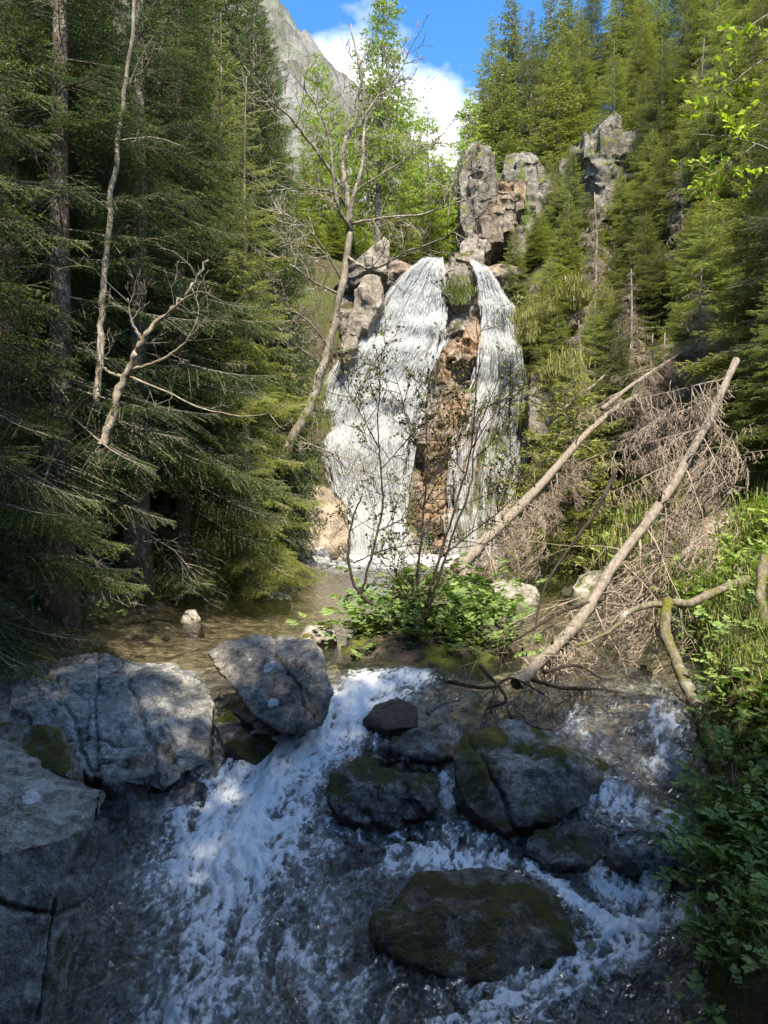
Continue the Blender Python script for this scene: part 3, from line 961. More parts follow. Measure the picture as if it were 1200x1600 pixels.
# rocks of the pool and its edges
POOLR = [
    ("boulder", "long pale rock at the left edge of the pool below the spruces", [(440, 878, 20.5), (455, 866, 20.8), (480, 862, 21), (502, 878, 20.5), (500, 890, 20), (460, 889, 20)], m_pale, 0.05),
    ("boulder", "square grey rock beside the long pale rock at the pool edge", [(484, 872, 22.0), (490, 852, 22.4), (508, 848, 22.4), (520, 870, 22), (515, 880, 21.6), (490, 880, 21.6)], m_slab, 0.05),
    ("boulder", "small pointed pale rock at the foot of the white fall", [(520, 880, 21.8), (535, 860, 22.1), (552, 875, 22), (556, 884, 21.6)], m_pale, 0.05),
    ("boulder", "big brown rounded rock wall at the left foot of the waterfall", [(452, 850, 22.5), (455, 790, 22.8), (480, 752, 23.2), (515, 758, 23.4), (540, 785, 23.4), (548, 830, 23.2), (540, 862, 23), (500, 868, 22.5)], m_brown, 0.06),
    ("boulder", "small tilted stone alone in the shaded left of the pool", [(280, 972, 10.2), (292, 952, 10.3), (306, 950, 10.3), (314, 966, 10.2), (300, 978, 10.1)], m_mossy, 0.02),  # darker mossy material puts this stone's shade into its colour
    ("boulder", "flat dark stone at the border of sun and shade in the pool", [(405, 938, 13.2), (425, 924, 13.4), (450, 924, 13.4), (456, 936, 13.2)], m_slab, 0.03),
    ("boulder", "cream sunlit rock behind the leafy islet", [(764, 912, 13.2), (780, 902, 13.5), (810, 904, 13.5), (840, 916, 13.4), (842, 936, 12.9), (780, 935, 12.8)], m_pale, 0.03),
    ("boulder", "second cream rock with a dark foot right of the islet", [(800, 930, 12.4), (820, 915, 12.6), (842, 928, 12.5), (845, 944, 12.1), (805, 944, 12.0)], m_pale, 0.03),
    ("boulder", "mossy cushion stone left of the leafy islet", [(468, 998, 8.2), (480, 978, 8.4), (505, 974, 8.5), (525, 984, 8.4), (526, 1002, 8.2)], m_mossy, 0.02),
    ("boulder", "tiny round mossy stone in the sunlit shallows", [(980, 1050, 7.0), (990, 1035, 7.1), (1015, 1035, 7.1), (1026, 1050, 7.0)], m_mossy, 0.016),
    ("boulder", "oval mossy stone at the lip of the sunlit shallows", [(955, 1085, 6.2), (985, 1065, 6.45), (1020, 1066, 6.45), (1038, 1085, 6.2)], m_mossy, 0.016),
    ("boulder", "rusty boulder under the low spruce at the right pool edge", [(855, 880, 20), (862, 858, 20.4), (885, 850, 20.5), (905, 862, 20.4), (905, 886, 20), (880, 892, 19.6)], m_brown, 0.05),
    ("boulder", "pale bank rock under the yellow grass by the golden shallows", [(890, 915, 14), (920, 890, 14.5), (970, 888, 14.5), (1010, 910, 14.2), (1010, 950, 13.0), (930, 955, 13.0)], m_pale, 0.04),
    ("boulder", "low stone shelf at the right foot of the waterfall", [(815, 868, 23.5), (835, 858, 24), (862, 862, 23.6), (866, 875, 23), (830, 878, 23)], m_pale, 0.05),
    ("boulder", "dark bank boulder in the shadow behind the dead branches", [(1060, 930, 9.0), (1070, 850, 9.6), (1110, 800, 10.2), (1180, 790, 10.4), (1230, 840, 10.0), (1230, 930, 9.2), (1130, 940, 8.8)], m_brown, 0.04),
]
for i, (nm, lb, fr, mt, vx) in enumerate(POOLR):
    rock(nm, lb, [pix_hull(fr, 0.5, 0.5)], mt, vx, rough=vx * 1.8, freq=1.0 / vx * 0.055, smooth=3, seed=60 + i)

m_pebble = rock_mat("pebble_stone", (0.04, 0.036, 0.03), (0.12, 0.105, 0.085), (0.24, 0.215, 0.18), moss=0.35, lichen=0.1)
# loose stones in and beside the stream, too many to count
g = Geo()
ico = hull(np.random.default_rng(2).normal(size=(26, 3)) / np.linalg.norm(np.random.default_rng(2).normal(size=(26, 3)), axis=1)[:, None])
for k in range(700):
    y = rng.uniform(3.2, 23) if k % 3 else rng.uniform(5.8, 9)
    side = rng.random()
    if side < 0.35:
        x = xl(y) + rng.normal(0, 0.35)
    elif side < 0.6:
        x = xr(y) + rng.normal(-0.25, 0.15)
    else:
        x = rng.uniform(xl(y), xr(y))
    r = rng.uniform(0.025, 0.09) * (1 + 0.05 * y)
    z = max(float(terrain(x, y)), float(water_level(x, y)) - 0.16 - 0.02 * y * (side >= 0.6)) - 0.2 * r
    v = ico[0] * np.array([1.2, 1.0, 0.6]) * r * rng.uniform(0.75, 1.2, 3)
    a = rng.uniform(0, 6.28)
    v = np.stack([v[:, 0] * math.cos(a) - v[:, 1] * math.sin(a), v[:, 0] * math.sin(a) + v[:, 1] * math.cos(a), v[:, 2]], -1)
    g.put(v + [x, y, z], ico[1], None, rng.random())
add("pebbles", g.build("pebbles", m_pebble, smooth=False), kind='stuff', label='loose stones along the stream edges and on its bed', category='stones')

# ------------------------------------------------------------------ the rock wall of the waterfall
def cliff_y(x, z, blocks=False):
    """Face of the rock wall; with blocks=True the broken, jointed surface, else its smooth front that the water follows."""
    x = np.asarray(x, float)
    z = np.asarray(z, float)
    p = np.stack([x, 0 * x, z], -1).reshape(-1, 3)
    n = fbm(p * np.array([0.35, 1, 0.5]), 3, 71).reshape(x.shape)
    base = 25.5 + 0.235 * (z + 1.5)
    ridge = -0.55 * np.exp(-((x - np.interp(z, [-1.5, 4, 9.5], [1.7, 2.3, 2.8])) / 0.75) ** 2)
    side = 1.6 * ss(-1.4, -3.0, x) + 2.2 * ss(4.9, 7.0, x)
    y = base + ridge + side + 0.45 * n + 0.25 * np.sin(z * 1.9 + 2 * n)
    if blocks:
        w1 = fbm(p * 0.9, 3, 81).reshape(x.shape)
        w2 = fbm(p * 0.9, 3, 85).reshape(x.shape)
        for sx, sz, amp, sd in ((0.55, 0.80, 0.75, 0), (1.15, 1.9, 0.36, 40), (3.4, 4.5, 0.08, 80)):
            cx_ = np.floor(x * sx + 0.25 * z * sx + 0.45 * w1 + sd)
            cz_ = np.floor(z * sz - 0.18 * x * sz + 0.45 * w2 + sd)
            hsh = np.sin(cx_ * 127.1 + cz_ * 311.7) * 43758.5453
            y = y + amp * (hsh - np.floor(hsh))
        y = y + 0.06 * fbm(p * 2.1, 5, 75).reshape(x.shape)
    return y


m_cliff = rock_mat("waterfall_cliff_rock", (0.03, 0.025, 0.02), (0.12, 0.098, 0.08), (0.26, 0.222, 0.188), moss=0.26, lichen=0.1, sc_=0.5, gloss=0.2, orange=0.45, orange_x=(2.6, 2.6), moss_up=0.2)
cx, cz = np.meshgrid(np.linspace(-6.0, 8.5, 330), np.linspace(-2.2, 10.4, 270))
ctop = np.interp(cx, [-6.5, -3.5, -1.6, -0.6, 0.3, 1.2, 2.0, 2.6, 3.3, 4.2, 5.5, 8, 10.5], [6.0, 7.0, 8.6, 9.6, 9.5, 9.1, 8.95, 9.35, 8.9, 9.1, 8.8, 7.5, 6.5])
cz = -2.2 + (cz + 2.2) / 12.6 * (ctop + 2.2)
cy = cliff_y(cx, cz, True)
cv = np.stack([cx, cy, cz], -1)
top = cv[-1].copy()
extra = np.stack([top + [0, d, dz] for d, dz in ((0.5, 0.12), (1.4, 0.2), (3.0, 0.1))])
extra[:, :, 2] += 0.15 * fbm(extra.reshape(-1, 3) * 1.3, 3, 77).reshape(extra.shape[:2])
cv = np.concatenate([cv, extra])
add("waterfall_cliff", mesh_from("waterfall_cliff", cv.reshape(-1, 3), grid_faces(cv.shape[0], cv.shape[1]), m_cliff), label='stepped brown and orange rock wall behind the two strands of falling water', category='cliff')

# the two strands: a lacy sheet plus many separate falling threads
m = M("falling_water")
m_th = m
d1_ = m.principled((0.58, 0.59, 0.60), 0.45, 0.4)
d2_ = m.n("ShaderNodeBsdfTranslucent")
m.set(d2_, 'Color', (0.62, 0.64, 0.65))
t0_ = m.n("ShaderNodeBsdfTransparent")
MAT['fall'] = m.done(m.mixs(0.42, m.mixs(0.3, d1_, d2_.outputs[0]), t0_.outputs[0]))
m = M("water_veil")
o_ = m.pos()
dn_ = m.attr('dens')
s1_ = m.noise(m.scalev(o_, (6, 3, 1.7)), 1.0, 7, 0.72, 0.6)
s2_ = m.noise(m.scalev(o_, (26, 9, 11)), 1.0, 4, 0.7, 0.4)
a_ = m.math('ADD', m.math('ADD', m.math('MULTIPLY', m.math('SUBTRACT', s1_, 0.5), 2.6), m.math('MULTIPLY', m.math('SUBTRACT', s2_, 0.5), 1.6)), dn_)
al_ = m.ramp(a_, [(0.10, 0.0), (0.62, 0.55), (1.05, 0.96)])
p_ = m.principled((0.43, 0.44, 0.45), 0.45, 0.4, m.bump(m.math('ADD', s1_, s2_), 1.0, 0.1))
t2_ = m.n("ShaderNodeBsdfTranslucent")
m.set(t2_, 'Color', (0.36, 0.38, 0.39))
tt_ = m.n("ShaderNodeBsdfTransparent")
MAT['veil'] = m.done(m.mixs(al_, tt_.outputs[0], m.mixs(0.25, p_, t2_.outputs[0])))


def px_edge(pts, Yf):
    """Strand edges measured on the photograph, laid on the cliff: returns x as a function of z."""
    out = []
    for px, py in pts:
        Y = Yf
        for _ in range(6):
            q = P(px, py, Y)
            Y = float(cliff_y(np.array([q[0]]), np.array([q[2]]))[0])
        out.append((q[2], q[0]))
    out.sort()
    z, x = np.array(out).T
    return z, x


def strand(label, left, right, dens, n_threads, seed):
    zl_, xl_ = px_edge(left, 26.5)
    zr_, xr_ = px_edge(right, 26.5)
    zmin, zmax = -1.45, min(zl_.max(), zr_.max())
    t = thing("waterfall", label, "waterfall", (float(np.mean(xl_)), 25.4, -1.4))
    org = np.array(t.location)
    nr, nc = 150, 60
    Z = np.repeat(np.linspace(zmin, zmax, nr)[:, None], nc, 1)
    U = np.repeat(np.linspace(0, 1, nc)[None], nr, 0)
    X = np.interp(Z, zl_, xl_) * (1 - U) + np.interp(Z, zr_, xr_) * U
    Yv = cliff_y(X, Z) - 0.06 - 0.12 * np.sin(np.pi * U)
    D = dens(U.ravel(), (Z.ravel() - zmin) / (zmax - zmin)) - 1.3 * ss(0.16, 0.0, np.minimum(U, 1 - U).ravel() + 0.10 * noise(np.stack([U.ravel() * 3, Z.ravel() * 1.1, 0 * U.ravel()], -1), seed))
    vv = np.stack([X, Yv, Z], -1).reshape(-1, 3)
    add("veil", mesh_from("water_veil", vv - org, grid_faces(nr, nc), MAT['veil'], None, {'dens': D}), t)
    r = np.random.default_rng(seed)
    u = r.uniform(-0.12, 1.12, n_threads)
    h = r.uniform(0, 1, n_threads)
    clump = noise(np.stack([u * 13 + 0.8 * h, h * 9, 0 * u + seed], -1), 5) + 0.7 * noise(np.stack([u * 40, h * 40, 0 * u], -1), 6)
    keep = r.random(n_threads) < np.clip(dens(u, h) * 0.75 - 0.05 + 1.1 * clump - 1.6 * ss(0.04, -0.12, np.minimum(u, 1 - u)), 0.0, 1)
    u, h = u[keep], h[keep]
    n = len(u)
    ln = r.uniform(0.04, 0.42, n) ** 1.2 * (0.7 + 0.9 * (1 - h))
    wd = r.uniform(0.004, 0.010, n)
    off = 0.03 + 0.28 * r.random(n) ** 2
    z0 = zmin + h * (zmax - zmin)
    def at(f, du):
        zz = np.maximum(z0 - ln * f, zmin)
        uu = u + du
        xx = np.interp(zz, zl_, xl_) * (1 - uu) + np.interp(zz, zr_, xr_) * uu
        zm = z0 - ln * 0.3
        yy = cliff_y(np.interp(zm, zl_, xl_) * (1 - u) + np.interp(zm, zr_, xr_) * u, zm) - off - 0.05 * f
        return np.stack([xx, yy, zz], -1)
    dv = r.normal(0, 0.004, n)
    tw = r.uniform(-0.8, 0.8, n)
    side = np.stack([np.cos(tw), np.sin(tw), 0 * tw], -1) * wd[:, None]
    mid_ = at(0.35, dv * 0.4)
    V = np.stack([at(0.0, 0), mid_ - side, mid_ + side, at(1.0, dv)], 1)
    b = np.arange(n)[:, None] * 4
    T = np.concatenate([b + [0, 1, 2], b + [1, 3, 2]])
    # droplets thrown up at the foot and off the ledges
    ns = n // 2
    us = np.clip(r.normal(0.5, 0.42, ns), -0.25, 1.25)
    hz = np.where(r.random(ns) < 0.75, np.abs(r.normal(0, 0.45, ns)), r.uniform(0, 6.5, ns))
    zz = zmin + hz
    xx = np.interp(zz, zl_, xl_) * (1 - us) + np.interp(zz, zr_, xr_) * us + r.normal(0, 0.12, ns)
    yy = cliff_y(xx, zz) - np.abs(r.normal(0.25, 0.45, ns)) * np.where(hz < 1.2, 1.6, 0.6)
    c = np.stack([xx, yy, zz], -1)
    rd = r.normal(size=(ns, 3, 3)) * r.uniform(0.004, 0.014, ns)[:, None, None]
    V = np.concatenate([V.reshape(-1, 3), (c[:, None] + rd).reshape(-1, 3)])
    T = np.concatenate([T, np.arange(ns * 3).reshape(-1, 3) + 4 * n])
    Q = np.zeros((0, 4), int)
    add("threads", mesh_from("water_threads", V.reshape(-1, 3) - org, [T, Q], MAT['fall']), t, kind='stuff')
    return t


strand("wide white left strand of the waterfall foaming down the cliff",
       [(664, 404), (632, 430), (600, 470), (565, 520), (535, 565), (508, 605), (497, 660), (500, 720), (512, 770), (545, 830), (548, 868)],
       [(692, 404), (696, 450), (699, 500), (690, 545), (672, 600), (655, 660), (645, 720), (638, 790), (634, 868)],
       lambda u, h: 0.84 + 0.26 * np.sin(np.pi * np.clip(u, 0, 1)) - 0.25 * ss(0.8, 1.0, u) - 0.5 * ss(0.18, 0.0, u) * ss(0.62, 0.4, h), 150000, 5)
strand("thin broken right strand of the waterfall over the brown rock",
       [(733, 408), (745, 440), (752, 490), (748, 545), (738, 590), (722, 640), (705, 690), (695, 750), (690, 810), (700, 868)],
       [(742, 405), (775, 440), (800, 480), (812, 540), (822, 600), (822, 660), (822, 720), (818, 790), (800, 868)],
       lambda u, h: 0.24 + 0.40 * ss(0.45, 0.75, h) + 0.22 * np.exp(-((u - 0.2) / 0.14) ** 2) + 0.28 * np.exp(-((u - 0.9) / 0.12) ** 2) * ss(0.25, 0.5, h), 60000, 6)

# rock beside the lip and the outcrops on the right-hand slope
m_outc = rock_mat("crag_rock", (0.03, 0.026, 0.021), (0.105, 0.09, 0.073), (0.22, 0.192, 0.16), moss=0.50, lichen=0.2, sc_=0.35, orange=0.0, moss_hi=(0.16, 0.17, 0.04))
m_wetcrag = rock_mat("wet_crag_rock", (0.04, 0.033, 0.027), (0.12, 0.10, 0.08), (0.24, 0.21, 0.18), moss=0.5, lichen=0.1, sc_=0.5, gloss=0.3)
m_orng = rock_mat("orange_crag_rock", (0.05, 0.036, 0.027), (0.16, 0.123, 0.094), (0.28, 0.23, 0.185), moss=0.35, lichen=0.2, sc_=0.35, orange=0.14, moss_hi=(0.16, 0.17, 0.04))
OUT = [
    ("rock_outcrop", "stack of pale blocks at the left shoulder of the waterfall lip", [[(545, 500, 26.6), (552, 455, 27.0), (565, 425, 27.4), (600, 425, 27.6), (600, 470, 27.0), (575, 520, 26.6)], [(562, 425, 27.5), (575, 385, 28), (600, 365, 28.4), (612, 375, 28.4), (606, 425, 27.8)], [(535, 520, 26.4), (545, 480, 26.8), (570, 490, 26.8), (560, 560, 26.4), (530, 570, 26.2)]], m_tan, 0.09),
    ("rock_outcrop", "tall streaked grey bluff above the right of the waterfall", [[(714, 345, 31), (718, 240, 33), (735, 215, 34), (765, 220, 34), (775, 240, 34), (780, 300, 32), (770, 380, 30.5), (730, 390, 30)], [(770, 380, 31), (785, 235, 34.5), (835, 232, 35), (860, 270, 34), (880, 340, 32), (840, 420, 30)], [(850, 300, 34.5), (900, 250, 36), (880, 340, 33), (930, 330, 34)]], None, 0.11),
    ("rock_outcrop", "orange-stained rock face under the grey bluff", [[(745, 400, 29), (748, 330, 31), (790, 295, 31.5), (815, 300, 31.5), (800, 350, 30.5), (770, 395, 29.5)]], None, 0.10),
    ("rock_outcrop", "pale block at the top right of the lip beside the thin strand", [[(712, 405, 28.4), (718, 375, 29), (745, 362, 29.3), (762, 385, 29), (758, 415, 28.4)]], m_tan, 0.08),
    ("rock_outcrop", "dark overhanging crag with a pale cap among the spruces", [[(890, 240, 31.0), (915, 205, 31.2), (955, 190, 31.5), (990, 205, 31.5), (1000, 240, 31.0), (940, 245, 30.3)], [(915, 240, 31.2), (985, 235, 31.2), (985, 345, 30.4), (930, 350, 30.2), (950, 280, 30.7)], [(870, 250, 32.5), (930, 215, 33), (1010, 215, 33), (1040, 260, 32.5), (1030, 440, 30.2), (870, 440, 30)]], None, 0.10),
    ("rock_outcrop", "broken grey ledges right of the waterfall foot", [[(822, 690, 24.8), (826, 600, 25.5), (850, 575, 26), (890, 600, 25.8), (890, 690, 24.8)], [(825, 790, 24.2), (830, 700, 24.6), (880, 705, 24.6), (885, 790, 24.0)]], None, 0.07),
    ("rock_outcrop", "blocky wet boulder topped with grass between the two strands", [[(684, 450, 27.2), (688, 424, 27.6), (705, 408, 28), (728, 408, 28), (742, 440, 27.6), (738, 470, 27.2), (712, 480, 27.0)]], m_wetcrag, 0.06),
]
for i, (nm, lb, hs, mt, vx) in enumerate(OUT):
    mt = mt or (m_orng if 'orange' in lb else m_outc)
    blocks = []
    rr = np.random.default_rng(300 + i)
    for h in hs:
        poly = np.array(h, float)
        c = poly.mean(0)
        blocks.append(pix_hull([tuple(c + (p - c) * 0.97) for p in poly], 1.4, 0.4))
        for k in range(16 if poly[:, 2].mean() > 29.2 else 4):
            wgt = rr.dirichlet(np.full(len(poly), 0.55))
            q = P(*(wgt @ poly))
            sz = rr.uniform((0.22, 0.35, 0.30), (0.6, 0.8, 0.8)) * (0.4 if poly[:, 2].mean() < 29.2 else 0.85)
            a, b_ = rr.uniform(-0.5, 0.5), rr.uniform(-0.22, 0.22)
            box = np.array([[sx, sy, sz_] for sx in (-1, 1) for sy in (-1, 1) for sz_ in (-1, 1)]) * sz * rr.uniform(0.8, 1.1, (8, 3))
            box = np.stack([box[:, 0] * math.cos(a) - box[:, 1] * math.sin(a), box[:, 0] * math.sin(a) + box[:, 1] * math.cos(a), box[:, 2] + b_ * box[:, 0]], -1)
            blocks.append(box + q)
    rock(nm, lb, blocks, mt, vx * 0.7, rough=0.10, freq=1.5, smooth=1, seed=90 + i, steps=[((0.95, 0.1, 0.1), (0.1, -0.2, 0.95), 1.1, 0.7, 0.16 if vx > 0.095 else 0.05), ((0.9, 0.1, 0.2), (0.2, -0.2, 0.9), 3.0, 2.0, 0.04)])

# far mountain
m = M("mountain_rock")
o_ = m.pos()
a_ = m.noise(m.scalev(o_, (1, 1, 0.5)), 0.12, 8, 0.68)
b_ = m.noise(o_, 0.035, 6, 0.6)
c_ = m.ramp(a_, [(0.36, (0.06, 0.055, 0.05)), (0.5, (0.165, 0.155, 0.145)), (0.64, (0.26, 0.25, 0.235))])
c_ = m.mix(m.ramp(b_, [(0.50, 0.0), (0.58, 0.4)]), c_, m.ramp(m.noise(o_, 0.6, 4), [(0.4, (0.04, 0.055, 0.02)), (0.6, (0.10, 0.125, 0.04))]))
MAT['mountain'] = m.done(m.principled(c_, 0.95, 0.1, m.bump(a_, 1.0, 4)))
mx, my = np.meshgrid(np.linspace(-260, 160, 170), np.linspace(110, 420, 150))
ridge = np.interp(mx / my, [-0.9, -0.35, -0.10, 0.0, 0.085, 0.16, 0.25], [212, 190, 148, 124, 98, 66, 46])
mt_ = ss(105, 255, my)
mz = 40 + (ridge - 40) * mt_ + 0.12 * np.maximum(0, my - 260)
mp = np.stack([mx, my, mz * 0.7], -1).reshape(-1, 3)
mz += (13 * fbm(mp * 0.030, 6, 101, 0.6)).reshape(mx.shape) * ss(105, 150, my)
add("mountain", mesh_from("mountain", np.stack([mx, my, mz], -1).reshape(-1, 3), grid_faces(*mx.shape), MAT['mountain'], smooth=False), kind='structure')

# ------------------------------------------------------------------ spruce foliage
def spray(L, r, step, step2, nlen, nwid, dens, droop=0.16, hang=0.35, wood2=False, flat=0.45, fresh=0.3):
    """One spruce bough along +X: axis, side twigs, their twigs, and needles on all of them."""
    A, B, T = [], [], []
    wa, wb, w0, w1 = [], [], [], []

    def axis(t):
        return np.array([L * t, 0, L * (-droop * t ** 1.3 + droop * 0.75 * t ** 3.5)])
    ts = np.linspace(0, 1, max(5, int(L / 0.15)))
    ax = np.array([axis(t) for t in ts])
    for i in range(len(ts) - 1):
        wa.append(ax[i]); wb.append(ax[i + 1])
        rb = 0.011 * L ** 0.5
        w0.append(rb * (1 - 0.85 * ts[i])); w1.append(rb * (1 - 0.85 * ts[i + 1]))
        if ts[i] > 0.25:
            A.append(ax[i]); B.append(ax[i + 1]); T.append(0.25 + 0.5 * ts[i + 1])
    n = max(4, int(L / step))
    for k in range(n):
        t = 0.10 + 0.88 * (k + r.random() * 0.7) / n
        for s in (-1, 1):
            if r.random() < 0.08:
                continue
            ln = L * (0.50 * (1 - t) ** 0.75 * min(1, 0.35 + t * 2.2) + 0.045) * r.uniform(0.7, 1.15)
            an = math.radians(r.uniform(44, 66) - 14 * t)
            d = np.array([math.cos(an), s * math.sin(an), 0])
            p0 = axis(t)
            hg = hang * r.uniform(0.1, 1.9)
            m_ = max(2, int(ln / 0.14))
            pts = np.array([p0 + d * ln * q + np.array([0, 0, -hg * ln * q ** 1.6]) for q in np.linspace(0, 1, m_ + 1)])
            for i in range(m_):
                q = (i + 1) / m_
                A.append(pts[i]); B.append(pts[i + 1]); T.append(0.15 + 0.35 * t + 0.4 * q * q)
                wa.append(pts[i]); wb.append(pts[i + 1]); w0.append(0.0035 * (1 - 0.6 * i / m_)); w1.append(0.0035 * (1 - 0.6 * q))
            if step2:
                n2 = int(ln / step2)
                for j in range(n2):
                    q = 0.15 + 0.8 * (j + r.random() * 0.6) / n2
                    b0 = p0 + d * ln * q + np.array([0, 0, -hg * ln * q ** 1.6])
                    l2 = ln * (0.42 * (1 - q) + 0.10) * r.uniform(0.6, 1.2)
                    for s2 in (-1, 1):
                        a2 = math.radians(r.uniform(38, 60)) * s2
                        d2 = np.array([d[0] * math.cos(a2) - d[1] * math.sin(a2), d[0] * math.sin(a2) + d[1] * math.cos(a2), -hg * 0.9 - r.uniform(0, 0.35)])
                        d2 /= np.linalg.norm(d2)
                        A.append(b0); B.append(b0 + d2 * l2); T.append(0.1 + 0.3 * t + 0.3 * q + 0.25 * r.random())
    A, B, T = np.array(A), np.array(B), np.array(T)
    g = Geo()
    v, q = segs_to_prisms(np.array(wa), np.array(wb), np.array(w0), np.array(w1))
    g.put(v, None, q, 0.3, 1)
    sl = np.linalg.norm(B - A, axis=1)
    cnt = np.maximum(1, r.poisson(sl * dens))
    idx = np.repeat(np.arange(len(A)), cnt)
    N = len(idx)
    f = r.random(N)
    D = (B - A)[idx] / (sl[idx, None] + 1e-9)
    rad = r.normal(size=(N, 3)) * np.array([1, 1, flat])
    rad[:, 2] += 0.18
    rad -= (rad * D).sum(1)[:, None] * D
    rad /= np.linalg.norm(rad, axis=1)[:, None] + 1e-9
    dir_ = D * r.uniform(0.45, 0.95, N)[:, None] + rad
    dir_ /= np.linalg.norm(dir_, axis=1)[:, None]
    base = A[idx] + (B - A)[idx] * f[:, None]
    sd = np.cross(dir_, r.normal(size=(N, 3)))
    sd /= np.linalg.norm(sd, axis=1)[:, None] + 1e-9
    l_ = nlen * r.uniform(0.7, 1.25, N)
    w_ = nwid * r.uniform(0.8, 1.2, N)
    tri = np.stack([base - sd * w_[:, None] * 0.5, base + sd * w_[:, None] * 0.5, base + dir_ * l_[:, None]], 1)
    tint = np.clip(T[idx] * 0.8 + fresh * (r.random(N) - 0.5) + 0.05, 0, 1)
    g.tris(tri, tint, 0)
    return g.arrays()


def bare_spray(L, r, step, lv2=0.08, lv3=0.0, hang=0.5, rad=0.006, curl=0.3, minr=0.002):
    """One dead bough along +X: wood only, fine hanging twigs."""
    wa, wb, w0, w1 = [], [], [], []

    def walk(p, d, ln, r0, level, sag):
        n = max(2, int(ln / (0.11 if level < 2 else 0.07)))
        pts, dirs = [p], [d]
        for i in range(n):
            d = d + r.normal(size=3) * (0.10 + 0.22 * curl * level) + np.array([0, 0, -sag / n])
            d = d / np.linalg.norm(d)
            pts.append(pts[-1] + d * ln / n)
            dirs.append(d)
        for i in range(n):
            wa.append(pts[i]); wb.append(pts[i + 1])
            w0.append(r0 * (1 - 0.8 * i / n)); w1.append(r0 * (1 - 0.8 * (i + 1) / n))
        nxt = {0: step, 1: lv2, 2: lv3}.get(level, 0)
        if nxt:
            k = int(ln / nxt)
            for j in range(k):
                q = 0.12 + 0.86 * (j + r.random()) / k
                i = min(int(q * n), n - 1)
                b = pts[i] + (pts[i + 1] - pts[i]) * (q * n - i)
                s = r.choice([-1, 1])
                side = np.cross(dirs[i], [0, 0, 1.0]) * s
                side = side / (np.linalg.norm(side) + 1e-9)
                nd = dirs[i] * r.uniform(0.1, 0.8) + side * r.uniform(0.2, 1.0) + np.array([0, 0, r.uniform(-0.9, 0.25) * hang]) + r.normal(size=3) * 0.2
                nd /= np.linalg.norm(nd)
                walk(b, nd, ln * (0.42 * (1 - q) + 0.12) * r.uniform(0.6, 1.3), r0 * 0.5, level + 1, hang * r.uniform(0.3, 1.3))
    walk(np.zeros(3), np.array([1.0, 0, 0]), L, rad * max(L, 0.4) ** 0.5, 0, 0.25)
    v, q = segs_to_prisms(np.array(wa), np.array(wb), np.maximum(np.array(w0), minr), np.maximum(np.array(w1), minr * 0.7))
    return v, np.zeros((0, 3), int), q, np.full(len(v), 0.3), np.zeros(0, int), np.ones(len(q), int)


def place(g, tpl, origin, yaw, pitch, roll, s, tint_add=0.0, m=None):
    v, t, q, tint, tm, qm = tpl
    cr, sr, cp, sp, cy_, sy_ = math.cos(roll), math.sin(roll), math.cos(pitch), math.sin(pitch), math.cos(yaw), math.sin(yaw)
    Rx = np.array([[1, 0, 0], [0, cr, -sr], [0, sr, cr]])
    Ry = np.array([[cp, 0, -sp], [0, 1, 0], [sp, 0, cp]])
    Rz = np.array([[cy_, -sy_, 0], [sy_, cy_, 0], [0, 0, 1]])
    R = Rz @ Ry @ Rx
    g.v.append(v @ R.T * s + origin)
    g.tint.append(np.clip(tint + tint_add, 0, 1))
    if len(t):
        g.t.append(t + g.n)
        g.tm.append(tm if m is None else np.full(len(tm), m))
    if len(q):
        g.q.append(q + g.n)
        g.qm.append(qm if m is None else np.full(len(qm), m))
    g.n += len(v)


def spray_set(r, lens, **kw):
    return [(L, [spray(L, r, **kw) for _ in range(2)]) for L in lens]


r_ = np.random.default_rng(21)
SPR = {
    'near': spray_set(r_, (0.5, 1.1, 1.9), step=0.085, step2=0.065, nlen=0.028, nwid=0.0080, dens=62, hang=0.26),
    'mid': spray_set(r_, (0.5, 1.1, 1.9), step=0.115, step2=0.10, nlen=0.062, nwid=0.021, dens=22),
    'far': spray_set(r_, (0.6, 1.3, 2.1), step=0.17, step2=0.17, nlen=0.115, nwid=0.050, dens=9),
}
DEAD = [(L, [bare_spray(L, r_, 0.12, 0.13, 0, 0.5) for _ in range(2)]) for L in (0.8, 1.5)]


def pick(setname, L, r):
    s = min(setname, key=lambda e: abs(math.log(e[0] / L)))
    return s[1][r.integers(len(s[1]))], L / s[0]


